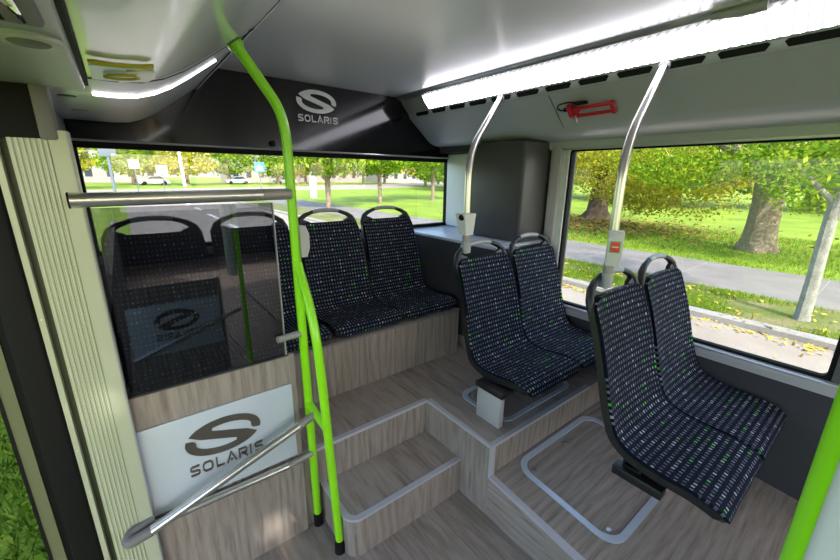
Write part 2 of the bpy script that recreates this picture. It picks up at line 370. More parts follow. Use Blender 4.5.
# ---- right overhead duct
prof = [(1.645,2.066),(1.665,2.060),(1.672,2.050),(1.690,2.045)]
duct = struct(MB().sheet([(1.772,1.930),(1.873,1.846),(1.925,1.800),(1.962,1.772),(2.005,1.757),(2.07,1.748),(2.165,1.744),(2.178,1.738),(2.182,1.70),(2.215,1.690)],1,YF,YB-.012,1).build('overhead_duct', M['duct'], ang=40, fix=False), 'grey overhead duct panel above the side window', 'duct')
MB().sheet([(1.752,1.969),(1.757,1.966),(1.766,1.938),(1.774,1.931)],1,YF,YB-.012).build('slot_band', M['duct'], duct, fix=False)
sl = MB(); y = YB-.10
nrm = Vector((-.94,0,-.33)); 
while y > -1.2:
    a = [(y, 0)];
    # rounded slot in the band plane
    p0 = Vector((1.7575,0,1.9655)); d = Vector((1.766-1.7575,0,1.938-1.9655)); 
    L = .145 if y < 1.75 else .145
    pts = [(.010,.0),(L-.010,.0),(L,.25),(L-.012,1),(.012,1),(0,.25)]
    vs = [p0 + d*(.1+.86*b) + Vector((0,y-q,0)) + nrm*.0012 for q,b in pts]
    sl.add(vs, [(0,1,2,3,4,5)])
    y -= .178
sl.build('vent_slots', M['black'], duct, smooth=False, fix=False)
sm = MB()
for y0 in (1.235,-.35):
    sm.add([(1.776,y0,1.9262),(1.94,y0,1.7872),(1.94,y0+.004,1.7872),(1.776,y0+.004,1.9262)],[(0,1,2,3)])
for v in range(len(sm.v)): x_,y_,z_ = sm.v[v]; sm.v[v] = (x_-.0016,y_,z_-.0016)
sm.build('seam', M['black'], duct, smooth=False, fix=False)
struct(MB().sheet([(2.186,1.70),(2.186,1.688),(2.22,1.688)],1,.0,1.42,1).build('trim_6', M['silver'], fix=False), 'thin pale metal line along the top of the side window', 'edging')
lamp = empty('ceiling_light', (1.70,YB-.03,2.0), 'long ribbed light strip along the right edge of the ceiling', 'light')
MB().sheet([(1.690,2.044),(1.700,2.026),(1.716,2.006),(1.734,1.986),(1.752,1.9695)],1,YF,YB-.26,1).build('lens', M['lens'], lamp, fix=False)
MB().sheet([(1.690,2.044),(1.700,2.026),(1.716,2.006),(1.734,1.986),(1.752,1.9695)],1,YB-.26,YB-.012,1).build('end_cover', M['grey_pl'], lamp, fix=False)
MB().prism([(1.640,2.067),(1.640,2.062),(1.652,2.055),(1.660,2.060),(1.668,2.049),(1.690,2.042),(1.695,2.06),(1.69,2.068)],1,YF,YB-.012).build('rail', M['silver'], lamp)
cl = MB(); cl.tube([(1.652,.545,2.048),(1.652,.50,2.046),(1.66,.47,2.045),(1.66,.40,2.046)],[.010,.013,.016,.017],14); cl.build('clip', M['grey_pl'], lamp)

fill_lamp = empty('ceiling_light', (.46,-2.9,2.0), 'ribbed light strip along the left edge of the ceiling ahead of the doorway', 'light')  # lit strip added out of view to brighten the interior
MB().sheet([(.470,2.044),(.460,2.026),(.444,2.006),(.426,1.986),(.408,1.9695)],1,YF,-.25,1).build('lens', M['lens'], fill_lamp, fix=False)
MB().prism([(.520,2.067),(.520,2.062),(.500,2.055),(.470,2.046),(.46,2.06),(.47,2.068)],1,YF,-.25).build('rail', M['silver'], fill_lamp)
# ---- left overhead duct (same section mirrored), seam at the partition
LP = [(.50,2.066),(.485,2.05),(.455,2.02),(.413,1.968),(.385,1.945),(.31,1.890),(.243,1.840),(.185,1.800),(.135,1.774),(.085,1.758),(.03,1.753),(-.02,1.753)]
dl = struct(MB().sheet(LP[4:]+[(-.12,1.753)],1,1.32,1.575,1).build('overhead_duct', M['duct'], ang=50, fix=False), 'grey curved band of left overhead duct beside the door cover', 'duct')
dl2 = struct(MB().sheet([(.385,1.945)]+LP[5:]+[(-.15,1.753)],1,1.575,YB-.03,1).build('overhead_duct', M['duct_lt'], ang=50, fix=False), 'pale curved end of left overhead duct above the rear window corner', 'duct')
for (px_,py_) in ((-.085,1.68),(-.075,2.02)):
    MB().rbox((px_-.022,py_-.012,1.7505),(px_+.022,py_+.012,1.7545),.0015).build('slot_fitting', M['wallgrey'], dl2)
rl = MB().prism([(.505,2.067),(.498,2.052),(.480,2.048),(.408,1.958),(.392,1.945),(.375,1.955),(.46,2.067)],1,YF,YB-.012)
rlo = struct(rl.build('trim_7', M['railpale']), 'slanted pale rail along the left edge of the ceiling', 'edging')
MB().box((.384,YF,1.942),(.388,YB-.03,1.946)).build('gasket', M['black'], rlo)
MB().box((.503,YF,2.061),(.507,YB-.03,2.066)).build('gasket', M['dark'], rlo)
glint = MB()  # glowing tube imitating the highlight on the rounded duct edge
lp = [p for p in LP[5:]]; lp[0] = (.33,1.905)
pth = [(x-.001,1.577,z-.003) for x,z in lp]; glint.tube(pth,.0036,8)
glint.build('led_strip', M['led'], dl2)['label'] = 'thin curved white light line'
cov = empty('door_cover', (0,1.33,1.74), 'large glossy pale hinged cover above the doorway', 'cover')
CP = [(p[0],p[1]-.004) for p in LP[4:]]
MB().sheet(CP,1,-1.2,1.298,1).build('panel', M['cover'], cov, fix=False, ang=50)
gs = MB().sheet([(x+.004,z-.005) for x,z in LP[4:]]+[(-.03,1.748)],1,1.297,1.322,1); gs.build('seal', M['black'], cov, fix=False)
MB().box((-.0285,-1.2,1.728),(-.021,1.30,1.752)).build('edge_seal', M['black'], cov)
# latch on the cover's rear corner: yellow rim, pale sticker and a loop
lt = empty('emergency_latch', (.03,1.25,1.735), 'yellow-rimmed emergency latch with pale stickers on the door cover', 'latch')
zl = lambda x: np.interp(x, [p[0] for p in LP[::-1]], [p[1] for p in LP[::-1]]) - .008
def onprof(pts, name, mt, lift=.002):
    m = MB(); m.add([(x,y,zl(x)-lift) for x,y in pts]+[(x,y,zl(x)-lift+.004) for x,y in pts], [tuple(range(len(pts)))]+[tuple(range(len(pts),2*len(pts)))[::-1]]+[(i,(i+1)%len(pts),len(pts)+(i+1)%len(pts),len(pts)+i) for i in range(len(pts))]); return m.build(name, mt, lt, smooth=False)
onprof([(-.012,1.290),(.052,1.290),(.052,1.13),(-.012,1.13)],'sticker',M['sticker'])
onprof([(.040,1.290),(.10,1.288),(.115,1.25),(.108,1.17),(.040,1.18)],'sticker',M['cream'],.003)
MB().tube([(x,1.085-.0*x,zl(x)-.004) for x in (-.012,.0,.03,.06,.08,.10)],[.003,.0055,.005,.0045,.0055,.004],10).build('rim', M['yellow'], lt)
MB().tube([(x,y,zl(x)-.006) for x,y in ((.012,1.215),(.022,1.19),(.045,1.175),(.070,1.18),(.078,1.205),(.060,1.225),(.035,1.228),(.014,1.22))],.003,8).build('pull_loop', M['yellow'], lt)
# box above the doorway
bx = empty('door_box', (-.1,.6,1.70), 'grey box above the doorway with an oval lamp', 'box')
MB().rbox((-.45,-1.2,1.716),(-.029,1.297,1.80),.008).build('housing', M['underbox'], bx)
ob = MB()
ob.tube([(-.073,.86,1.717),(-.073,.86,1.710),(-.073,.86,1.709)],[.040,.040,.034],28); ob.build('lamp_ring', M['jamb_edge'], bx)
MB().tube([(-.073,.86,1.7095),(-.073,.86,1.707)],[.026,.022],24).build('lamp_lens', M['wallgrey'], bx)
MB().rbox((-.15,.50,1.708),(-.045,.765,1.722),.006).build('pane_frame', M['wallgrey'], bx)
MB().rbox((-.135,.52,1.705),(-.060,.745,1.712),.004).build('pane', M['mirrorpane'], bx)

# ---- rear panel above the rear window, with emblem
def place(fr, pts): O, X, Y, N = fr; return [O + X*a + Y*b for a, b in pts]
def frame(O, X, Y):
    X = Vector(X); Y = Vector(Y); return Vector(O), X, Y, X.cross(Y).normalized()
def slab(m, fr, pts, th):
    n = len(pts); A = place(fr, pts); B = [p + fr[3]*th for p in A]
    tri = [list(q) for q in tessellate_polygon([[Vector((a,b,0)) for a,b in pts]])]
    m.add(A+B, [tuple(q) for q in tri]+[tuple(i+n for i in q[::-1]) for q in tri]+[(i,(i+1)%n,n+(i+1)%n,n+i) for i in range(n)])
def emblem_pts():
    """one closed outline: an oval ring with a slanting S band"""
    E = lambda a, rx=1., ry=.56: (rx*math.cos(math.radians(a)), ry*math.sin(math.radians(a)))
    I = lambda a: E(a, .77, .36)
    half = [E(a) for a in range(-14, 152, 6)] + [E(152)]
    # left: in along the slit, lens, out again
    half += [(-.62,.085),(.30,-.235)]
    half += [I(a) for a in (292,280,268,256,244,232,220,208,196)] + [(-.735,.03)]
    half += [(-.80,.105)]
    return half + [(-x,-y) for x,y in half]
def ribbon(pts, w, closed=False):
    P = [Vector(p) for p in pts]; n = len(P); L = []; Rr = []
    for i, p in enumerate(P):
        a = P[i-1] if (i or closed) else None; b = P[(i+1)%n] if (i < n-1 or closed) else None
        t1 = (p-a).normalized() if a is not None else None; t2 = (b-p).normalized() if b is not None else None
        tt = ((t1 or t2)+(t2 or t1)).normalized(); nn = Vector((-tt.y, tt.x)); base = t1 or t2
        k = w/2/max(.45, abs(nn.dot(Vector((-base.y,base.x)))))
        L.append(p+nn*k); Rr.append(p-nn*k)
    return L, Rr
LET = {'S':(1.25,[[(1.2,.9),(.3,.9),(.12,.8),(.12,.62),(.28,.52),(.95,.48),(1.12,.38),(1.12,.2),(.95,.1),(.05,.1)]]),
 'O':(1.4,[[(.35,.1),(.12,.28),(.12,.72),(.35,.9),(1.0,.9),(1.22,.72),(1.22,.28),(1.0,.1),'c']]),
 'L':(1.1,[[(.12,1),(.12,.1),(1.05,.1)]]),
 'A':(1.35,[[(.05,0),(.66,.98),(1.28,0)],[(.52,.26),(.80,.26)]]),
 'R':(1.25,[[(.12,0),(.12,.9),(.95,.9),(1.12,.78),(1.12,.58),(.95,.46),(.35,.46)],[(.62,.46),(1.18,0)]]),
 'I':(.42,[[(.15,0),(.15,1)]])}
def lettering(m, fr, word, height, width, th, w=.19):
    tot = sum(LET[c][0] for c in word) + .28*(len(word)-1); sx = width/tot; x = 0
    for c in word:
        for path in LET[c][1]:
            cl_ = path[-1] == 'c'; pp = path[:-1] if cl_ else path
            A, B = ribbon(pp, w, cl_); n = len(A)
            f2 = lambda v: ((v.x+x)*sx, v.y*height)
            for i in range(n if cl_ else n-1):
                j = (i+1) % n; q = [f2(A[i]),f2(B[i]),f2(B[j]),f2(A[j])]
                V0 = place(fr, q); V1 = [p+fr[3]*th for p in V0]
                m.add(V0+V1, [(0,1,2,3),(4,7,6,5),(0,4,5,1),(2,6,7,3),(1,5,6,2),(3,7,4,0)])
        x += LET[c][0] + .28
YR0, YR1 = 2.394, 2.411     # panel leans: bottom, top
rp = MB(); rp.box((XL,0,0),(XW,0,0)); rp = MB()
rp.prism([(YR0,1.668),(YR1,2.064),(YB,2.064),(YB,1.668)],0,XL-.0,XW)
rpan = struct(rp.build('trim_8', M['black_gloss'], smooth=False), 'glossy black panel above the rear window carrying an oval emblem', 'panel')
sl_ = (YR1-YR0)/(2.064-1.668)
def pf(x, z): return Vector((x, YR0+sl_*(z-1.668)-.001, z))
UZ = Vector((0,sl_,1)).normalized()
fr = (pf(1.05,1.963)+Vector((0,-.001,0)), Vector((.130,0,0)), UZ*.120, Vector((0,-1,0)))
m = MB(); slab(m, fr, emblem_pts(), .002); m.build('emblem', M['whiteink'], rpan, smooth=False)['label'] = 'white oval emblem'
fr = (pf(.922,1.842)+Vector((0,-.001,0)), Vector((1,0,0)), UZ, Vector((0,-1,0)))
m = MB(); lettering(m, fr, 'SOLARIS', .040, .262, .002, .2); m.build('lettering', M['whiteink'], rpan, smooth=False)['label'] = 'white lettering'
kn = MB(); kn.tube([pf(.752,1.700)+Vector((0,.002,0)),pf(.752,1.700)+Vector((0,-.010,0)),pf(.752,1.700)+Vector((0,-.016,0))],[.017,.017,.011],18); kn.build('latch', M['black'], rpan)

# ---- rear window
w1 = struct(MB().add([],[]).box((XL-.01,YB-.014,1.655),(2.17,YB-.004,1.672)).build('window_1', M['black']), 'wide rear window behind the back seats', 'window')
fm = MB(); fm.box((XL-.0,YB-.008,1.125),(2.19,YB+.03,1.147)); fm.box((XL,YB-.008,1.635),(2.19,YB+.03,1.657)); fm.box((XL,YB-.008,1.12),(XL+.022,YB+.03,1.66)); fm.box((2.158,YB-.008,1.12),(2.182,YB+.03,1.66))
fm.build('frame', M['black'], w1)
MB().box((XL,YB+.012,1.13),(2.16,YB+.016,1.65)).build('pane', M['glass'], w1, smooth=False)
MB().tube([(XL,2.388,1.668),(2.165,2.388,1.668)],.0055,8).build('top_bead', M['silver'], w1)
struct(MB().box((XL,2.385,1.085),(1.72,YB-.008,1.122)).build('window_sill', M['shelf']), 'narrow blue-grey sill behind the rear seats', 'sill')
# wall-side box with shelf top and cabinet
sbx = empty('side_box', (1.95,1.95,ZA), 'dark box along the right wall with a blue-grey shelf top', 'box')
MB().box((1.722,1.462,.46),(XW,YB-.01,1.10)).build('body', M['dark'], sbx, smooth=False)
MB().box((1.735,1.47,ZA+.001),(XW,YB-.01,.46)).build('plinth', M['wood_z'], sbx, smooth=False)
MB().rbox((1.712,1.455,1.10),(XW,YB-.008,1.122),.006).build('shelf_top', M['shelf'], sbx)
cb = empty('cabinet', (2.08,1.7,1.122), 'tall dark grey cabinet standing on the corner shelf', 'cabinet')
MB().rbox((1.948,1.478,1.123),(XW-.001,1.955,1.742),.012,3).build('body', M['cab'], cb)
MB().rbox((1.943,1.503,1.130),(1.950,1.945,1.735),.002).build('door', mat('cabinet_door',(.058,.056,.060),.5), cb)
struct(MB().rbox((2.150,2.06,1.123),(XW,YB-.012,1.70),.012,4).build('pillar', M['pillar_w']), 'white corner pillar between the rear window and the cabinet', 'pillar')
struct(MB().box((2.06,1.957,1.702),(XW,YB-.012,1.752)).build('trim_10', M['dark']), 'dark strip above the white corner pillar', 'edging')
# ---- side window
w2 = struct(MB().box((XW-.004,.045,.722),(XW+.02,1.315,.735)).build('window_2', M['black']), 'large side window looking onto the lawn and trees', 'window')
oy, iy = rrect(.042,.718,1.340,1.692,.022,5), rrect(.060,.734,1.327,1.680,.022,5)
f2 = MB(); n = len(oy); f2.add([(XW-.006,a,b) for a,b in oy]+[(XW-.006,a,b) for a,b in iy]+[(XW+.03,a,b) for a,b in oy]+[(XW+.03,a,b) for a,b in iy], [q for i in range(n) for q in ((i,(i+1)%n,n+(i+1)%n,n+i),(n+i,n+(i+1)%n,3*n+(i+1)%n,3*n+i),(2*n+i,2*n+(i+1)%n,(i+1)%n,i))])
f2.build('frame', M['black'], w2, ang=60)
MB().box((XW+.012,.045,.72),(XW+.016,1.341,1.69)).build('pane', M['glass'], w2, smooth=False)
sil = MB().box((XW-.028,-2.4,.700),(XW+.0,1.34,.722)); 
for k in range(5): sil.box((XW-.030,-2.4,.665+.0075*k),(XW,1.42,.670+.0075*k))
sil.box((XW-.026,-2.4,.664),(XW,1.42,.702)); sil.build('sill', M['ribsilver'], w2, smooth=False)
MB().tube([(XW-.028,-2.4,.716),(XW-.028,1.34,.716)],.006,8).build('sill_bead', M['silver'], w2)
struct(MB().rbox((XW-.03,1.385,.72),(XW+.01,1.462,1.742),.012,3).build('pillar', M['pillar']), 'mauve-grey rounded pillar between cabinet and side window', 'pillar')
struct(MB().box((XW-.018,1.341,.722),(XW+.005,1.384,1.70)).build('trim_11', M['pillar_w']), 'bright white reveal at the left edge of the side window', 'edging')
struct(MB().box((XW-.012,-.08,.722),(XW+.0,.043,1.70)).build('pillar', M['cab']), 'grey pillar at the near end of the side window', 'pillar')
def lwin(name, y0, y1, x, lab):
    w = struct(MB().box((x-.002,y0,.70),(x+.002,y1,.716)).build(name, M['black']), lab, 'window'); MB().box((x-.002,y0,.70),(x+.002,y1,1.70)).build('pane', M['glass'], w, smooth=False)
lwin('window_3', -2.5, -.07, XW+.014, 'side window ahead of the near pillar'); lwin('window_4', -4.6, -2.6, XW+.014, 'second side window ahead of the near pillar'); lwin('window_5', -4.6, -.35, XL-.03, 'left side window ahead of the doorway')

# ---- doorway: jamb facing the opening and the folded-back door leaf
jb = struct(MB().box((-.116,1.296,-.05),(-.084,1.36,1.62)).build('door_1', M['jamb']), 'open doorway with ribbed cream jamb', 'door')
rb = MB()
rb.box((-.188,1.302,-.05),(-.114,1.36,1.60))
for k in range(7):
    x = -.181+.0100*k; rb.tube([(x,1.3015,-.05),(x,1.3015,1.60)],.0028,8)
rb.build('ribbed_face', M['jamb'], jb)
MB().tube([(-.085,1.302,-.05),(-.085,1.302,1.62)],.006,10).box((-.088,1.300,-.05),(-.079,1.36,1.62)).build('edge_bead', M['jamb_edge'], jb)
MB().box((-.204,1.325,-.05),(-.188,1.36,1.60)).build('groove', M['jamb_dk'], jb)
MB().box((-.216,1.297,-.05),(-.204,1.36,1.60)).build('narrow_fillet', M['jamb'], jb)
MB().box((-.50,1.300,1.60),(-.128,1.36,1.745)).build('head_cover', M['black'], jb)
MB().rbox((-.130,1.290,1.598),(-.098,1.36,1.745),.006).build('head_bracket', M['wallgrey'], jb)
for k in (-.055,.30,.63,.96): MB().disc((-.210,1.2975,1.52-k*1.2),(0,-1,0),.0022,.002,10).build('screw', M['steel'], jb)
dlf = empty('door_leaf', (-.27,1.30,.02), 'opened door leaf edge with black rubber seal outside the jamb', 'door leaf')
MB().rbox((-.280,1.292,-.12),(-.2175,1.34,1.60),.008,3).build('rubber_seal', M['black'], dlf)
MB().box((-.318,1.299,-.12),(-.292,1.335,1.60)).build('leaf_frame', M['leafdoor'], dlf)
MB().box((-.292,1.304,-.12),(-.280,1.335,1.60)).build('inner_seal', M['black'], dlf)
MB().box((-.325,1.296,-.12),(-.318,1.335,1.60)).build('outer_seal', M['black'], dlf)
hb = MB().rbox((-.262,1.284,.165),(-.232,1.294,.245),.004); hb.build('hinge_plate', M['black'], dlf)
for z in (.185,.225): MB().disc((-.247,1.284,z),(0,-1,0),.004,.003,10).build('screw', M['steel'], dlf)

# ---- partition beside the steps
YPT = 1.335
pt = empty('partition', (.16,YPT,0), 'wood and glass partition with a pale emblem board beside the steps', 'partition', kind='thing')
MB().box((-.095,YPT+.004,.0),(.432,YPT+.018,.858)).build('wood_panel', M['wood_z'], pt, smooth=False)
MB().box((-.098,YPT+.006,.8585),(.404,YPT+.012,1.432)).build('glass_panel', M['glass_p'], pt, smooth=False)
MB().tube([(.404,YPT+.009,.8585),(.404,YPT+.009,1.432)],.0035,6).build('glass_edge', M['grey_pl'], pt)
MB().box((-.098,YPT+.000,.8555),(.41,YPT+.018,.8605)).build('channel', M['dark'], pt)
bd = MB().rbox((-.090,YPT-.006,.412),(.410,YPT+.003,.740),.0015).build('sign_board', M['board'], pt)
fr = (Vector((.160,YPT-.0065,.628)), Vector((.122,0,0)), Vector((0,0,.122)), Vector((0,-1,0)))
m = MB(); slab(m, fr, emblem_pts(), .003); m.build('emblem', M['bronze'], bd, smooth=False)['label'] = 'bronze oval emblem'
fr = (Vector((.040,YPT-.0065,.505)), Vector((1,0,0)), Vector((0,0,1)), Vector((0,-1,0)))
m = MB(); lettering(m, fr, 'SOLARIS', .042, .243, .003, .2); m.build('lettering', M['bronze'], bd, smooth=False)['label'] = 'bronze lettering'
MB().tube([(-.104,1.285,1.456),(.365,1.317,1.4595)],.0185,18).build('top_rail', M['steel'], pt)
MB().tube([(.365,1.317,1.4595),(.462,1.325,1.460)],.0185,18).build('rail_collar', M['steel_dk'], pt)
MB().tube([(-.107,1.285,1.456),(-.103,1.285,1.456)],.020,18).build('rail_cap', M['black'], pt)
MB().tube([(-.093,1.312,.398),(.365,1.312,.392)],.0135,16).build('lower_rail', M['steel'], pt)
MB().tube([(.365,1.312,.392),(.47,1.325,.391)],.0125,14).build('rail_collar', M['steel_dk'], pt)
MB().tube([(-.092,1.255,.428),(.405,1.262,.592)],.0155,18).build('lean_bar', M['steel'], pt)
MB().tube([(.405,1.262,.592),(.42,1.262,.597),(.424,1.262,.598),(.445,1.262,.605),(.449,1.262,.606),(.468,1.262,.612)],[.016,.016,.0145,.016,.0145,.015],16).build('bar_collar', M['steel_dk'], pt)
bk = MB(); bk.tube(bez([(-.080,1.30,.432),(-.145,1.285,.424),(-.150,1.255,.418),(-.088,1.255,.429)],.03),.0165,12); bk.build('bar_bracket', M['wallgrey'], pt)
MB().tube([(.372,1.322,.937),(.425,1.33,.936),(.428,1.33,.936),(.468,1.335,.935)],[.0125,.0125,.0135,.0135],14).build('glass_clamp', M['steel_dk'], pt)
MB().rbox((-.108,1.325,.862),(-.070,1.352,.905),.004).build('corner_clamp', M['black'], pt)
# ---- green pole with its branch
gp = empty('grab_pole', (.477,1.335,0), 'bright green forked grab pole standing beside the steps', 'grab pole')
MB().tube(bez([(.477,1.335,.055),(.468,1.335,1.655),(.452,1.335,1.735),(.33,1.335,1.905)],.10,8),.0165,18).build('pole', M['green'], gp)
MB().tube(bez([(.470,1.330,1.215),(.462,1.185,1.03),(.468,1.165,.80),(.497,1.158,.06)],.11,8),.0165,18).build('branch', M['green'], gp)
MB().tube([(.474,1.335,.628),(.474,1.27,.615),(.476,1.165,.602)],.0155,14).build('cross_link', M['green'], gp)
MB().tube([(.477,1.335,.0),(.477,1.335,.06),(.477,1.335,.066)],[.019,.019,.0175],16).build('foot', M['black'], gp)
MB().tube([(.497,1.158,.0),(.497,1.158,.055),(.497,1.158,.062)],[.022,.020,.0175],16).rbox((.485,1.14,-.0),(.535,1.172,.055),.008).build('foot', M['black'], gp)
fl = MB(); fl.tube([(.345,1.335,1.884),(.325,1.335,1.912)],[.022,.024],16); fl.build('top_flange', M['green'], gp)
def stopbox(x,y,z0,z1,lab,rz=0,button=True):
    r_ = empty('stop_button', (x,y,(z0+z1)/2), lab, 'stop button'); return r_
sb = stopbox(.492,1.318,1.24,1.345,'plain grey stop button box on the forked green pole')
MB().prism([(.484,1.235),(.484,1.348),(.505,1.348),(.516,1.318),(.516,1.268),(.505,1.235)],1,1.315,1.350).build('housing', M['grey_pl'], sb)

# near twin of the partition on the other side of the doorway (mostly outside the frame, mirrored in the glass)
YN = -.035
pn = empty('partition', (.16,YN,0), 'twin partition at the near side of the doorway, mirrored in the glass', 'partition', kind='thing')
MB().box((-.095,YN-.018,.0),(.432,YN-.004,.858)).build('wood_panel', M['wood_z'], pn, smooth=False)
bd = MB().rbox((-.090,YN-.003,.412),(.410,YN+.006,.740),.0015).build('sign_board', M['board'], pn)
fr = (Vector((.160,YN+.0065,.628)), Vector((-.122,0,0)), Vector((0,0,.122)), Vector((0,1,0)))
m = MB(); slab(m, fr, emblem_pts(), .003); m.build('emblem', M['bronze'], bd, smooth=False)
fr = (Vector((.282,YN+.0065,.505)), Vector((-1,0,0)), Vector((0,0,1)), Vector((0,1,0)))
m = MB(); lettering(m, fr, 'SOLARIS', .042, .243, .003, .2); m.build('lettering', M['bronze'], bd, smooth=False)
MB().tube([(-.092,YN+.03,.418),(.53,YN+.03,.63)],.0155,14).build('lean_bar', M['steel'], pn)
MB().tube([(-.108,YN-.02,1.40),(.44,YN-.02,1.405)],.0165,14).build('top_rail', M['steel'], pn)
gn = empty('grab_pole', (.56,-.0115,0), 'green grab pole cut off by the right edge of the photo', 'grab pole')
MB().tube([(.56,-.0115,0),(.56,-.0115,1.68),(.50,-.0115,1.75),(.34,-.0115,1.88)],.0165,20).build('pole', M['green'], gn)
sn = stopbox(.52,-.06,.86,1.42,'grey box on the green pole at the right edge of the photo')
MB().rbox((.495,-.12,.86),(.543,-.012,1.42),.012,3).build('housing', M['white_pl'], sn)

# ------------------------------------------------------------------ seats
def smooth_path(pts, n):
    """Catmull-Rom resample, uniform in arc length"""
    P = np.array(pts, float); Q = np.vstack([2*P[0]-P[1], P, 2*P[-1]-P[-2]]); out = []
    for i in range(1, len(Q)-2):
        for t_ in np.linspace(0,1,12,endpoint=False):
            a,b,c,d = Q[i-1],Q[i],Q[i+1],Q[i+2]
            out.append(.5*((2*b)+(-a+c)*t_+(2*a-5*b+4*c-d)*t_**2+(-a+3*b-3*c+d)*t_**3))
    out.append(P[-1]); out = np.array(out)
    s = np.r_[0, np.cumsum(np.linalg.norm(np.diff(out,axis=0),axis=1))]; u = np.linspace(0,s[-1],n)
    return np.c_[np.interp(u,s,out[:,0]), np.interp(u,s,out[:,1])], u
def seat_grid(prof, wid, nv, nu, bol=.016, round_top=.05, inset_=0.):
    """front surface of pad or shell: profile (y,z), half-width by height fraction"""
    pr_, s = smooth_path(prof, nv); L = s[-1]
    G = np.zeros((nv,nu,3)); UV = np.zeros((nv,nu,2))
    tang = np.gradient(pr_, axis=0); tang /= np.linalg.norm(tang,axis=1)[:,None]
    nrm_ = np.c_[-tang[:,1], tang[:,0]]      # turned towards the sitter
    for j in range(nv):
        f = s[j]/L; hw = np.interp(f, [w[0] for w in wid], [w[1] for w in wid]) - inset_
        d1 = L-s[j]; d0 = s[j]
        for d, rr in ((d1,round_top),(d0,.055)):
            if d < rr: hw -= rr*(1-math.sqrt(max(0,1-((rr-d)/rr)**2)))
        for i in range(nu):
            a = -1+2*i/(nu-1); x = hw*a
            o_ = bol*abs(a)**3.2 * (.12+.88*min(1,max(0,(f-.34)/.16)))
            G[j,i] = (x, pr_[j,0]+nrm_[j,0]*o_, pr_[j,1]+nrm_[j,1]*o_); UV[j,i] = (x+.2365, s[j])
    return G, UV, nrm_
def solid(G, th_n, UV=None, edge=.0):
    """closed solid: front grid, and the same grid pushed back along th_n (per row)"""
    m = MB(); nv, nu, _ = G.shape
    Bk = G.copy()
    for j in range(nv): Bk[j,:,1] -= th_n[j][0]; Bk[j,:,2] -= th_n[j][1]
    m.v = [tuple(p) for p in G.reshape(-1,3)] + [tuple(p) for p in Bk.reshape(-1,3)]; N = nv*nu
    idx = lambda j,i: j*nu+i
    for j in range(nv-1):
        for i in range(nu-1):
            m.f.append((idx(j,i),idx(j,i+1),idx(j+1,i+1),idx(j+1,i))); m.f.append((N+idx(j,i),N+idx(j+1,i),N+idx(j+1,i+1),N+idx(j,i+1)))
    for j in range(nv-1):
        m.f.append((idx(j,0),idx(j+1,0),N+idx(j+1,0),N+idx(j,0))); m.f.append((idx(j,nu-1),N+idx(j,nu-1),N+idx(j+1,nu-1),idx(j+1,nu-1)))
    for i in range(nu-1):
        m.f.append((idx(0,i),N+idx(0,i),N+idx(0,i+1),idx(0,i+1))); m.f.append((idx(nv-1,i),idx(nv-1,i+1),N+idx(nv-1,i+1),N+idx(nv-1,i)))
    if UV is not None: m.uv = [tuple(p) for p in UV.reshape(-1,2)]*2
    return m
PROF = [(-.352,-.052),(-.362,-.030),(-.352,-.008),(-.325,.004),(-.26,.008),(-.16,-.004),(-.07,-.004),(-.018,.012),(.012,.05),(.040,.12),(.062,.20),(.085,.285),(.115,.38),(.145,.46),(.160,.505)]
WID = [(0,.203),(.10,.212),(.36,.217),(.46,.214),(.60,.207),(.80,.202),(1,.196)]
def make_seat(label, droop=0):
    root = empty('bus_seat', (0,0,0), label, 'seat')
    P = [(y, z - droop*max(0,-y)/.36) for y,z in PROF]
    nv, nu = 46, 17
    G, UV, nr = seat_grid(P, WID, nv, nu)
    pad = solid(G, nr*.022, UV)
    pad.build('upholstery', M['fabric'], root, ang=50, world=False)
    # black shell wraps the pad from behind, slightly wider
    P2 = [(y, z) for y,z in P]
    G2, _, nr2 = seat_grid(P2, [(a,w+.009) for a,w in WID], nv, nu, round_top=.055)
    for j in range(nv): G2[j,:,1] -= nr2[j,0]*.010; G2[j,:,2] -= nr2[j,1]*.010
    sh = solid(G2, nr2*.026); sh.build('shell', M['shell'], root, ang=50, world=False)
    # arched grab handle over the backrest
    top = np.array(P[-1]); d = np.array([.28,.96])
    def hp(x, h): return (x, top[0]+.012 + d[0]*h, top[1]+d[1]*h)
    path = [hp(-.192,-.055),hp(-.190,-.015),hp(-.172,.022),hp(-.14,.045),hp(-.09,.064),hp(-.045,.071),hp(0,.073),hp(.045,.071),hp(.09,.064),hp(.14,.045),hp(.172,.022),hp(.190,-.015),hp(.192,-.055)]
    MB().tube(path,[.015,.016,.016,.014,.011,.0105,.0105,.0105,.011,.014,.016,.016,.015],12).build('handle', M['shell'], root, world=False)
    g = MB(); g.tube([hp(-.085,.0655),hp(-.045,.0715),hp(0,.0735),hp(.045,.0715),hp(.085,.0655)],[.0125,.0128,.0128,.0128,.0125],12); g.build('grip', M['grip'], root, world=False)['label'] = 'grey grip of the handle'
    # shoulders between backrest and handle
    for sgn in (-1,1):
        q = [hp(sgn*.198,-.05),hp(sgn*.190,-.006),hp(sgn*.160,.024),hp(sgn*.118,.008),hp(sgn*.10,-.02),hp(sgn*.10,-.05)]
        w = MB(); n = len(q); w.add([(a,b-.008,c) for a,b,c in q]+[(a,b+.010,c) for a,b,c in q],[tuple(range(n)),tuple(range(n,2*n))[::-1]]+[(i,(i+1)%n,n+(i+1)%n,n+i) for i in range(n)]); w.build('shoulder', M['shell'], root, world=False, ang=60)
    return root
seat0 = make_seat('dotted rear bench seat beside the left wall, behind the glass panel')
seat0.location = (.100,2.065,.737); seat0['group'] = 'rear bench seats'
for x, lab in ((.545,'dotted rear bench seat second from left wall, partly behind glass edge and green pole'),(1.000,'dotted rear bench seat just right of the green pole, third from left wall'),(1.440,'dotted rear bench seat at the right end of the rear row')):
    c = copy_tree(seat0); c.location = (x,2.065,.737); c['label'] = lab
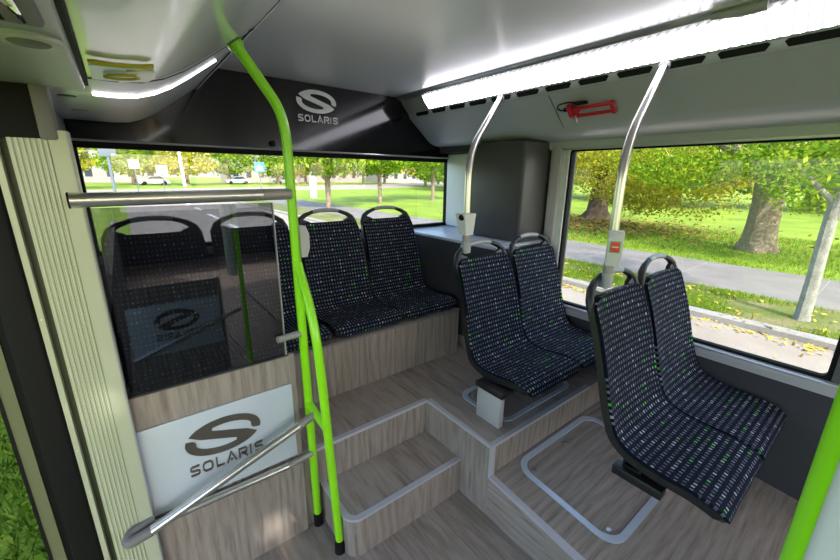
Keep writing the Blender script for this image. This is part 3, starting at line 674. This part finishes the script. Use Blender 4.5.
seatA = copy_tree(seat0); seatA.location = (1.512,1.215,.605); seatA['label'] = 'dotted blue seat on the grey pedestal, rear pair, aisle side'; seatA['group'] = 'double seats by the side window'
c = copy_tree(seat0); c.location = (1.947,1.215,.610); c['label'] = 'dotted blue window seat of the rear pair, next to the mauve pillar'; c['group'] = 'double seats by the side window'
seatA2 = c
seatB = make_seat('dotted blue aisle seat of the front pair above the large hatch', .055); seatB.location = (1.512,.490,.592); seatB['group'] = 'double seats by the side window'
seatB2 = copy_tree(seatB); seatB2.location = (1.947,.490,.598); seatB2['label'] = 'dotted blue window seat of the front pair, before the side window sill'
# mounts
mt = MB().rbox((1.236,.965,ZA+.001),(1.268,1.112,.545),.004); mt.build('pedestal', M['grey_pl'], seatA)
MB().rbox((1.232,.955,.535),(1.33,1.125,.562),.004).rbox((1.30,.98,.515),(2.10,1.04,.548),.004).build('mount_bar', M['shell'], seatA)
MB().rbox((1.95,1.05,.47),(XW-.001,1.11,.555),.006).build('wall_bracket', M['shell'], seatA2)
MB().rbox((1.335,.315,.425),(1.385,.49,.463),.005).rbox((1.36,.40,.47),(1.42,.46,.545),.004).rbox((1.36,.395,.452),(1.945,.465,.492),.006).build('mount_bar', M['shell'], seatB)
MB().rbox((1.95,.39,.43),(XW-.001,.47,.56),.006).build('wall_bracket', M['shell'], seatB2)

# ---- steel poles rising from the aisle seats
def pole(x, y, z0, zb, top, lab):
    r_ = empty('grab_pole', (x,y,z0), lab, 'grab pole')
    MB().tube(bez([(x,y,z0),(x-.004,y,zb),top],.13,8),.0165,18).build('tube', M['steel'], r_)
    MB().tube([(x,y,z0-.045),(x,y,z0+.010)],[.019,.0195],16).rbox((x-.012,y-.012,z0-.05),(x+.03,y+.03,z0-.005),.006).build('seat_clamp', M['grip'], r_)
    MB().tube([(x,y,z0+.010),(x,y,z0+.05)],[.0185,.0185],16).build('collar', M['steel_dk'], r_)
    MB().tube([Vector(top)-Vector((.006,0,.01)),Vector(top)+Vector((.006,.0,.006))],[.021,.022],16).build('top_flange', M['grip'], r_)
    return r_
pole(1.385,1.385,1.185,1.635,(1.757,1.533,1.950),'steel grab pole rising from the pedestal seat to the light strip')
pole(1.425,.655,1.165,1.64,(1.757,.709,1.952),'steel grab pole with the red stop button before the side window')
vb = stopbox(1.372,1.37,1.23,1.335,'pale grey tapered button box on the pole behind pedestal seat')
MB().add([(1.33,1.345,1.345),(1.41,1.345,1.345),(1.402,1.352,1.236),(1.352,1.352,1.236),(1.33,1.412,1.345),(1.41,1.412,1.345),(1.402,1.405,1.236),(1.352,1.405,1.236)],[(0,1,2,3),(7,6,5,4),(0,4,5,1),(3,2,6,7),(0,3,7,4),(1,5,6,2)]).build('housing', M['white_pl'], vb, smooth=False)
bmv = vb.children if False else None
MB().tube([(1.332,1.368,1.327),(1.327,1.364,1.329)],[.016,.014],18).build('button', M['black'], vb)
vs_ = stopbox(1.413,.632,1.215,1.34,'flat pale box with square red stop button on the steel pole')
Mx = Matrix.Translation((1.417,.640,1.275)) @ Matrix.Rotation(math.radians(62),4,'Z').inverted()
MB().rbox((-.026,-.024,-.066),(.026,.012,.066),.006,2,Mx).build('housing', M['white_pl'], vs_)
MB().rbox((-.019,-.0262,-.014),(.019,-.022,.030),.0018,2,Mx).build('button_rim', M['greenring'], vs_)
bt = MB().rbox((-.0155,-.0295,-.0105),(.0155,-.024,.0265),.002,2,Mx).build('button', M['redbtn'], vs_)
MB().rbox((-.011,-.0302,.006),(.011,-.0292,.011),.0003,1,Mx).build('button_line', M['white_pl'], bt)

# ---- emergency hammer on the duct
def don(y, s, lift):   # point on the sloping duct face: s metres down from its top edge, lifted off it
    d = Vector((.101,0,-.084)).normalized(); n_ = Vector((-d.z*-1,0,0)); n_ = Vector((-.64,0,-.77)); return Vector((1.772,y,1.930)) + d*s + n_*lift
don_ = lambda y, s, l: don(y-.050, s+.004, l)
hm = empty('emergency_hammer', don_(1.08,.12,.012), 'red emergency hammer with black cord on the overhead duct', 'hammer')
def hpath(L, r, closed=False): return MB().tube([don_(*p) for p in L], r, 10)
m = MB()
for s_ in (.085,.130):
    m.tube([don_(1.16,s_+.004,.022),don_(.985,s_,.022)],.0085,10)
m.tube([don_(.985,.078,.022),don_(.985,.138,.022)],.011,10); m.tube([don_(1.165,.082,.022),don_(1.165,.140,.022)],.009,10); m.tube([don_(1.195,.072,.018),don_(1.195,.13,.018)],[.016,.018],12); m.tube([don_(1.20,.10,.02),don_(1.15,.10,.02)],.012,10)
m.build('handle_frame', M['red'], hm)
MB().tube([don_(1.185,.125,.020),don_(1.185,.165,.024),don_(1.185,.172,.024)],[.006,.007,.003],10).build('hammer_tip', M['steel'], hm)
cd = [don_(1.15,.06,.016),don_(1.19,.048,.02),don_(1.24,.052,.022),don_(1.262,.075,.02),don_(1.25,.095,.016),don_(1.225,.098,.012)]
MB().tube([Vector(p) for p in bez(cd,.02)],.0035,8).build('cord', M['black'], hm)
MB().tube([don_(1.225,.090,.004),don_(1.225,.106,.014)],[.012,.010],12).build('cord_anchor', M['black'], hm)
MB().rbox((-.02,-.03,-.006),(.02,.03,.006),.003,2,Matrix.Translation(don_(1.135,.066,.014))).build('holder', M['black'], hm)

# ------------------------------------------------------------------ outdoors
ZG = -.33
rng = np.random.default_rng(5)
def quads_mesh(name, ctr, nrm3, size, mt, parent=None, aspect=.6, loc=(0,0,0)):
    """many small diamond leaves as one mesh"""
    n = len(ctr); a = rng.normal(size=(n,3)); nn = nrm3/np.linalg.norm(nrm3,axis=1)[:,None]
    u = np.cross(nn,a); u /= np.linalg.norm(u,axis=1)[:,None]; w = np.cross(nn,u); s = size[:,None]
    V = np.stack([ctr-u*s, ctr-w*s*aspect, ctr+u*s, ctr+w*s*aspect],1).reshape(-1,3) - np.array(loc)
    me = bpy.data.meshes.new(name); me.vertices.add(4*n); me.vertices.foreach_set('co', V.ravel().astype(np.float32))
    me.loops.add(4*n); me.loops.foreach_set('vertex_index', np.arange(4*n,dtype=np.int32)); me.polygons.add(n)
    me.polygons.foreach_set('loop_start', np.arange(0,4*n,4,dtype=np.int32)); me.update(calc_edges=True); me.validate()
    me.materials.append(mt); o = bpy.data.objects.new(name, me); C.objects.link(o)
    if parent is not None: o.parent = parent
    return o
def blobs(bl, dens=1.7):
    out = []
    for (c, r, n) in bl:
        n = int(n*dens); d = rng.normal(size=(n,3)); d /= np.linalg.norm(d,axis=1)[:,None]
        k = rng.uniform(.35,1,size=n)**.45
        sub = rng.normal(scale=.10,size=(n,3))
        out.append(np.array(c)+d*k[:,None]*np.array(r)+sub*np.array(r))
    return np.vstack(out)
def tree(name, base, tr, label, group, leaf, bl, lsize, branches=(), bark='bark', flare=1.0):
    root = empty(name, base, label, 'tree', group)
    b = Vector(base); tk = MB(); h = tr[-1][0]
    tk.tube([b+Vector((dx,dy,z)) for z,_,dx,dy in [(q[0],q[1],q[2] if len(q)>2 else 0,q[3] if len(q)>3 else 0) for q in tr]], [q[1] for q in tr], 18)
    for v in range(len(tk.v)):       # fluted bark
        x,y,z = tk.v[v]; a = math.atan2(y-b.y, x-b.x); k = 1+.06*math.sin(5*a+z)+.04*math.sin(9*a+2*z)+ (flare-1)*.12*max(0,1-(z-b.z)/.5)*math.sin(4*a+1)
        tk.v[v] = (b.x+(x-b.x)*k, b.y+(y-b.y)*k, z)
    for br in branches: tk.tube([b+Vector(p) for p,_ in br],[r_ for _,r_ in br],10)
    tk.build('trunk', M[bark], root)
    P = blobs([((b.x+c[0],b.y+c[1],b.z+c[2]),r_,n_) for c,r_,n_ in bl]); N = rng.normal(size=P.shape)+np.array([0,-.3,.7])
    o = quads_mesh('crown', P, N, rng.uniform(.6,1.3,len(P))*lsize, M[leaf], root, loc=base)
    return root
# ground
def plane(name, pts, z, mt, lab, cat, th=.02):
    return struct(MB().prism(pts,2,z-th,z).build(name, mt, smooth=False), lab, cat)
plane('ground', [(-120,-60),(220,-60),(220,260),(-120,260)], ZG-.03, M['lawn'], 'open lawn around the road', 'lawn')
plane('road', [(-.35,-30),(6.12,-30),(6.12,48),(-.0,48),(.1,20)], ZG, M['asphalt'], 'sunny asphalt road the bus stands on', 'road', .03)
plane('road.001', [(-30,36),(-.0,38),(6.1,48),(30,49),(140,118),(140,132),(20,63),(0,56),(-30,47)], ZG+.004, M['asphalt'], 'cross road beyond the rear window', 'road', .03)
kb = MB(); kb.prism([(6.12,ZG-.03),(6.12,ZG+.07),(6.15,ZG+.09),(6.27,ZG+.09),(6.27,ZG-.03)],1,-30,34); struct(kb.build('kerb', M['kerb']), 'pale stone kerb along the far side of the road', 'kerb')
kb = MB(); kb.box((-.47,-30,ZG-.03),(-.35,19,ZG+.05)); struct(kb.build('kerb', M['kerb']), 'stone kerb beside the open door', 'kerb')
plane('verge', [(6.27,-30),(7.72,-30),(7.9,34),(6.27,34)], ZG+.07, M['verge'], 'grass verge with bare soil between kerb and footpath', 'verge', .10)
pth_ = struct(MB().prism([(7.72,-30),(9.85,-30),(10.35,8),(10.6,34),(7.9,34)],2,ZG-.02,ZG+.075).build('footpath', M['path'], smooth=False), 'paved footpath between verge and lawn', 'footpath')
jm = MB()
for k in range(-5,18): jm.box((7.75,k*1.9+.6,ZG+.0745),(10.1,k*1.9+.615,ZG+.0762))
jm.build('joint', M['kerb'], pth_, smooth=False)
# lane dashes
for k in range(9):
    y0 = 9+k*4.6
    tag(MB().box((2.95+.06*k,y0,ZG+.001),(3.12+.06*k,y0+2.3,ZG+.004)).build('lane_dash', M['sign_white'], smooth=False), 'white painted lane dash on the road behind the bus', 'road marking', 'lane dashes', 'structure')
# grass blades, fallen leaves
def blades(name, n, x0,x1,y0,y1,z,h,wd,mt,lab,patchy=-2.):
    c = np.c_[rng.uniform(x0,x1,n), rng.uniform(y0,y1,n), np.full(n,z)]
    q = np.sin(c[:,0]*4.1+1.3*np.sin(c[:,1]*1.7))+np.sin(c[:,1]*2.9+c[:,0]*1.3)*.8-1.6*np.exp(-((c[:,0]-6.9)**2+(c[:,1]-.55)**2)/.5)+rng.normal(scale=.5,size=n)
    c = c[q>patchy]; n = len(c); a = rng.uniform(0,2*PI,n); hh = h*rng.uniform(.5,1.3,n)
    dx = np.c_[np.cos(a),np.sin(a),np.zeros(n)]*wd; tip = c+np.c_[rng.normal(scale=.45,size=n)*hh, rng.normal(scale=.45,size=n)*hh, hh]
    V = np.stack([c-dx,c+dx,tip],1).reshape(-1,3)
    me = bpy.data.meshes.new(name); me.vertices.add(3*n); me.vertices.foreach_set('co',V.ravel().astype(np.float32)); me.loops.add(3*n); me.loops.foreach_set('vertex_index',np.arange(3*n,dtype=np.int32)); me.polygons.add(n); me.polygons.foreach_set('loop_start',np.arange(0,3*n,3,dtype=np.int32)); me.update(calc_edges=True); me.validate(); me.materials.append(mt)
    o = bpy.data.objects.new(name,me); C.objects.link(o); return tag(o,lab,'grass',kind='stuff')
blades('grass', 26000, 6.3,7.75,-1.2,7.5,ZG+.06,.075,.007,M['blade'],'short grass growing on the verge by the kerb',-.15)
blades('grass', 26000, 10.2,17.5,-2.,13,ZG-.03,.075,.010,M['blade'],'longer grass along the lawn beyond the footpath')
blades('grass', 9000, -2.6,-.5,1.6,6.5,ZG-.03,.13,.009,M['blade_sh'],'tall grass outside the open door')
n = 3000; Pw = np.c_[rng.uniform(-2.0,-.55,n), rng.uniform(1.8,5.5,n), ZG+.0+rng.uniform(.02,.17,n)]
tag(quads_mesh('weeds', Pw, rng.normal(size=Pw.shape)+np.array([0,0,1.2]), rng.uniform(.010,.030,n), M['blade_sh']), 'broad-leaved weeds outside the open door', 'weeds', kind='stuff')
n = 900; xx = np.r_[rng.normal(6.0,.10,500), rng.uniform(4.6,6.1,60), rng.uniform(6.3,7.7,340)]; zz = np.where(xx<6.12,ZG+.012,np.where(xx<6.27,ZG+.1,ZG+.10))
Pl = np.c_[xx, rng.uniform(-.8,6,n), zz]
tag(quads_mesh('fallen_leaves', Pl, rng.normal(scale=.35,size=Pl.shape)+np.array([0,0,1.]), rng.uniform(.02,.045,n), M['leaf_fall']), 'yellow fallen leaves in the gutter and on the verge', 'leaves', kind='stuff')

# trees seen through the side window
big = [((-2.0,-1.0,1.75),(.9,.8,.55),700),((-1.6,1.6,2.1),(1.0,1.2,.5),900),((-1.2,-1.5,2.3),(1.6,2.4,.75),2300),((-.6,1.8,2.45),(1.6,2.2,.7),1300),((.6,-4.2,2.1),(1.8,2.2,.9),1300),((1.0,-.5,3.2),(3.5,4.5,1.2),2400),((0,0,5.4),(4.2,4.6,2.0),3200),((-2.0,-3.6,2.7),(1.3,1.8,.6),800)]
tree('broadleaf_tree', (13.6,2.35,ZG-.03), [(0,.44),(.12,.40),(.35,.35),(.7,.33),(1.3,.32),(2.2,.30,.05,.1),(3.4,.34,.2,.2),(5,.2,.3,.3)], 'thick pale-barked tree trunk on the lawn beyond the footpath', 'trees on the lawn', 'leaf_g', big, .050,
     [[((0,0,2.0),.2),((-.8,-1.2,2.7),.12),((-1.4,-2.4,3.0),.05)],[((.1,.1,2.3),.2),((-.6,1.5,3.0),.12),((-.8,2.6,3.3),.05)]], flare=3)
t2 = [((-2.6,-2.9,1.5),(1.1,1.3,.95),1900),((-2.2,-2.2,2.2),(2.0,2.6,1.3),3400),((-1.6,-.2,2.7),(1.2,1.5,.7),1400),((-3.0,-4.6,1.9),(1.6,1.9,1.35),1900),((-1.0,2.0,2.6),(2.0,2.6,1.2),1700),((0,-1,4.4),(4.5,5.0,1.7),3800),((-3.0,.6,3.0),(1.4,1.8,.8),1000),((-2.4,-6.6,2.5),(1.5,1.4,.8),900)]
tree('broadleaf_tree', (18.06,9.25,ZG-.03), [(0,.75),(.15,.60),(.4,.47),(1.0,.40),(2.0,.38,.1,-.1),(3.2,.33,.2,-.3),(5,.2,.3,-.3)], 'dark tree trunk with drooping yellow-green branches left of the red button pole', 'trees on the lawn', 'leaf_y', t2, .056,
     [[((0,0,1.9),.2),((-1,-1.2,2.8),.12),((-2,-2.6,3.0),.05)]], bark='bark_dark', flare=3)
n = 5200; Pq = np.c_[rng.normal(15.6,1.7,n), rng.normal(9.0,2.6,n), np.full(n,ZG-.0)+rng.uniform(0,.05,n)]
tag(quads_mesh('leaf_litter', Pq, rng.normal(scale=.3,size=Pq.shape)+np.array([0,0,1.]), rng.uniform(.04,.09,n), M['litter']), 'brown leaf litter under the drooping yellow-green tree', 'leaves', kind='stuff')
t3 = [((-.7,.0,2.15),(.7,.75,.55),700),((.2,.5,2.4),(.6,.6,.5),500),((-.2,-.6,2.6),(.9,.9,.6),700),((0,.2,3.4),(1.4,1.4,.9),900)]
tree('young_tree', (6.92,.56,ZG+.07), [(0,.095),(.06,.080),(.5,.070),(1.2,.066,.02,.01),(2.0,.06,.03,.0),(3.0,.04,.0,.0)], 'slender grey-trunked young tree on the verge near the kerb', None, 'leaf_g', t3, .040,
     [[((.03,0,1.5),.04),((-.2,.35,1.9),.025),((-.4,.5,2.1),.012)]], bark='bark_pale')
# background belt beyond the lawn
k = 0
for (x,y,s_,lf) in ((34,-4,1.1,'leaf_y'),(36,4,1.2,'leaf_g'),(33,11,1.0,'leaf_y'),(38,17,1.3,'leaf_g'),(34,24,1.1,'leaf_y'),(40,31,1.3,'leaf_d'),(37,40,1.2,'leaf_g'),(46,50,1.4,'leaf_d'),(29,-10,1.0,'leaf_g')):
    bl = [((0,0,3.2*s_),(3.6*s_,3.6*s_,2.2*s_),1500),((-1.5*s_,-2*s_,2.0*s_),(2.2*s_,2.4*s_,1.3*s_),700),((-1.2*s_,2.2*s_,2.1*s_),(2.2*s_,2.4*s_,1.3*s_),700),((0,0,6*s_),(3.2*s_,3.2*s_,2.2*s_),900)]
    lb = {'leaf_y':'yellowing tree in the belt across the lawn','leaf_g':'green tree in the belt across the lawn','leaf_d':'dark green tree in the belt across the lawn'}[lf]
    tree('background_tree', (x,y,ZG-.03), [(0,.45*s_),(.6,.35*s_),(4*s_,.25*s_)], lb, lb+'s', lf, bl, .19)
# trees seen through the rear window
for i,(x,y,hgt,lf,lb) in enumerate(((8.96,19.7,1.0,'leaf_g','staked young tree above the rear seat beside the green pole'),(14.4,23.1,1.1,'leaf_g','thin-trunked tree above the rightmost rear seat'),(20,24,1.2,'leaf_g','leafy tree at the right edge of the rear window'),(24.5,66,1.1,'leaf_y','roadside tree behind the blue crossing sign'))):
    bl = [((0,0,2.7*hgt),(2.0*hgt,2.0*hgt,.85*hgt),1300),((0,0,4.4*hgt),(2.3*hgt,2.3*hgt,1.6*hgt),1300)]
    tree('roadside_tree', (x,y,ZG-.03), [(0,.17),(.2,.14),(2.4,.13),(4,.08)], lb, None, lf, bl, .13)
for i,(x,y,s_,lf) in enumerate(((-6,60,1.0,'leaf_y'),(2,78,1.2,'leaf_g'),(9,74,1.1,'leaf_y'),(17,82,1.3,'leaf_g'),(25,78,1.1,'leaf_g'),(33,84,1.2,'leaf_y'),(42,74,1.3,'leaf_d'),(50,78,1.3,'leaf_g'),(60,70,1.3,'leaf_d'),(66,60,1.3,'leaf_g'),(-14,66,1.2,'leaf_g'),(48,60,1.1,'leaf_y'),(56,52,1.1,'leaf_g'))):
    bl = [((0,0,3.0*s_),(4*s_,4*s_,1.6*s_),800),((0,0,5.6*s_),(4.2*s_,4.2*s_,2.4*s_),800)]
    lb = {'leaf_y':'yellowing tree beyond the cross road','leaf_g':'green tree beyond the cross road','leaf_d':'dark green tree beyond the cross road'}[lf]
    tree('background_tree', (x,y,ZG-.03), [(0,.35*s_),(.5,.25*s_),(4*s_,.2*s_)], lb, lb+'s', lf, bl, .30)
# shade tree to the left of the doorway
tree('shade_tree', (-5.0,-5.6,ZG-.03), [(0,.4),(.3,.3),(3,.26),(6,.2)], 'tree shading the grass outside the doorway', None, 'leaf_d', [((1.2,.4,6.0),(3.4,5.0,1.8),3000),((1.4,2.2,4.6),(2.2,3.2,.9),900)], .17)
# street furniture and buildings beyond the rear window
def sign(name, x, y, h, w, hh, mt, lab, post='sign_grey', pr=.05):
    r_ = empty(name, (x,y,ZG), lab, 'sign'); MB().tube([(x,y,ZG),(x,y,ZG+h)],pr,10).build('post', M[post], r_)
    MB().rbox((x-w/2,y-.05-pr,ZG+h-hh),(x+w/2,y-.02-pr,ZG+h),.01).build('plate', M[mt], r_); return r_
sign('road_sign', -.35, 40, 4.6, 1.1, 1.5, 'sign_grey', 'large grey sign seen from behind on the far left pavement', pr=.11)
sign('road_sign', 1.3, 43, 3.0, .75, .75, 'sign_white', 'small white square sign on a thin post beyond the road')
sign('road_sign', 4.0, 52, 2.7, 1.0, .9, 'sign_white', 'pale rectangular sign beside the parked white car')
cs = sign('crossing_sign', 11.95, 43, 3.1, 1.0, 1.0, 'sign_blue', 'blue pedestrian crossing sign with a white triangle')
yb_ = 43-.10-.005
m = MB(); m.add([(11.95-.36,yb_,ZG+2.25),(11.95+.36,yb_,ZG+2.25),(11.95,yb_,ZG+2.95)],[(0,1,2)]); m.build('triangle', M['sign_white'], cs, smooth=False, fix=False)
m = MB(); m.tube([(11.95,yb_-.004,ZG+2.5),(11.95,yb_-.004,ZG+2.62)],.035,8); m.tube([(11.95,yb_-.004,ZG+2.5),(11.87,yb_-.004,ZG+2.32)],.03,8); m.tube([(11.95,yb_-.004,ZG+2.5),(11.958,yb_-.004,ZG+2.32)],.03,8); m.disc((11.95,yb_-.004,ZG+2.68),(0,-1,0),.05,.004,12); m.build('walking_figure', M['sign_blue'], cs)
tag(MB().tube([(7.6,66,ZG),(7.45,66,ZG+6)],[.22,.18],12).build('lamp_post', M['postw']), 'white slanting post at the verge of the cross road', 'post')
ic = empty('information_column', (12.6,30.5,ZG), 'slim pale blue information column on the lawn', 'column'); MB().rbox((12.35,30.4,ZG),(12.85,30.7,ZG+2.4),.05).build('body', M['sticker'], ic); MB().rbox((12.42,30.385,ZG+1.2),(12.78,30.41,ZG+2.2),.01).build('panel', M['carblue'], ic)
def car(x, y, rz, mt, lab):
    r_ = empty('car', (x,y,ZG), lab, 'car'); r_.rotation_euler = (0,0,rz)
    MB().prism([(-2.1,.3),(-2.15,.75),(-1.9,.85),(-1.2,.92),(-.6,1.42),(.9,1.45),(1.6,.98),(2.1,.9),(2.2,.6),(2.15,.3)],1,-.85,.85).build('body', M[mt], r_, world=False, ang=20)
    MB().prism([(-1.05,.95),(-.52,1.36),(.86,1.39),(1.35,1.0)],1,-.87,.87).build('side_glass', M['carglass'], r_, world=False, smooth=False)
    for sx_ in (-1.35,1.35):
        for sy_ in (-.86,.72): MB().tube([(sx_,sy_,.32),(sx_,sy_+.14,.32)],.32,18).build('wheel', M['black'], r_, world=False)
car(4.5,76,.1,'carwhite','white car parked beyond the cross road at the left'); car(18,80,0,'carblue','grey-blue car parked beyond the cross road'); car(27,80,.1,'carwhite','white car parked farther right beyond the cross road')
def house(x,y,w,d,h,mt,lab,rows,cols):
    r_ = empty('building', (x,y,ZG), lab, 'building'); MB().box((x-w/2,y,ZG),(x+w/2,y+d,ZG+h)).build('wall', M[mt], r_, smooth=False)
    MB().prism([(x-w/2-.4,ZG+h),(x+w/2+.4,ZG+h),(x+w/2-2,ZG+h+2.2),(x-w/2+2,ZG+h+2.2)],1,y-.4,y+d+.4).build('roof', M['roof'], r_, smooth=False)
    for i in range(cols):
        for j in range(rows):
            cx = x-w/2+w*(i+.5)/cols; cz = ZG+1.1+j*3.0; MB().box((cx-.55,y-.03,cz),(cx+.55,y+.02,cz+1.5)).build('window', M['carglass'], r_, smooth=False)
house(-1,96,16,9,6.2,'facade','pale house behind the trees at far left',2,5); house(27,96,14,10,6.4,'facade','white building behind the blue crossing sign',2,5); house(45,98,18,10,6.4,'facade2','rose-grey building behind the information column',2,6); house(66,92,16,9,6.0,'facade','pale building at the right behind the lawn trees',2,5)

# ------------------------------------------------------------------ light
W = bpy.data.worlds.new('World'); sc.world = W; W.use_nodes = True; nt = W.node_tree
sky = nt.nodes.new('ShaderNodeTexSky'); sky.sky_type = 'NISHITA'; sky.sun_disc = False; sky.sun_elevation = math.radians(40); sky.sun_rotation = math.radians(180); sky.air_density = 1.0; sky.dust_density = 2.0; sky.altitude = 100
bg = nt.nodes['Background']; nt.links.new(sky.outputs[0], bg.inputs[0]); bg.inputs[1].default_value = .38
sd = bpy.data.lights.new('sun', 'SUN'); sd.energy = 4.2; sd.angle = math.radians(.6); sd.color = (1,.94,.84)
so = bpy.data.objects.new('sun', sd); C.objects.link(so)
dirv = Vector((.38,.92,-.74)).normalized()     # light travels towards +Y and down
so.rotation_euler = dirv.to_track_quat('-Z','Y').to_euler(); so.location = (0,-10,12)

# ------------------------------------------------------------------ camera
f_px, yaw, pit, rol = 375., math.radians(38.05), math.radians(15.45), math.radians(.685)
F = Vector((math.sin(yaw)*math.cos(pit), math.cos(yaw)*math.cos(pit), -math.sin(pit))); Rv = Vector((math.cos(yaw), -math.sin(yaw), 0)); Uv = Rv.cross(F)
R2 = Rv*math.cos(rol)+Uv*math.sin(rol); U2 = -Rv*math.sin(rol)+Uv*math.cos(rol)
cam = bpy.data.cameras.new('camera'); cam.sensor_width = 36; cam.lens = f_px/840*36; cam.clip_start = .02; cam.clip_end = 1000
co = bpy.data.objects.new('camera', cam); C.objects.link(co)
mw = Matrix((R2, U2, -F)).transposed().to_4x4(); mw.translation = Vector((0,0,1.524)); co.matrix_world = mw
sc.camera = co
sc.view_settings.view_transform = 'Standard'; sc.view_settings.look = 'None'; sc.view_settings.exposure = 1.05; sc.view_settings.gamma = 1; sc.view_settings.use_curve_mapping = False
sc.cycles.use_denoising = True; sc.cycles.max_bounces = 8; sc.cycles.transparent_max_bounces = 16; sc.cycles.diffuse_bounces = 5; sc.cycles.glossy_bounces = 4; sc.cycles.sample_clamp_indirect = 6
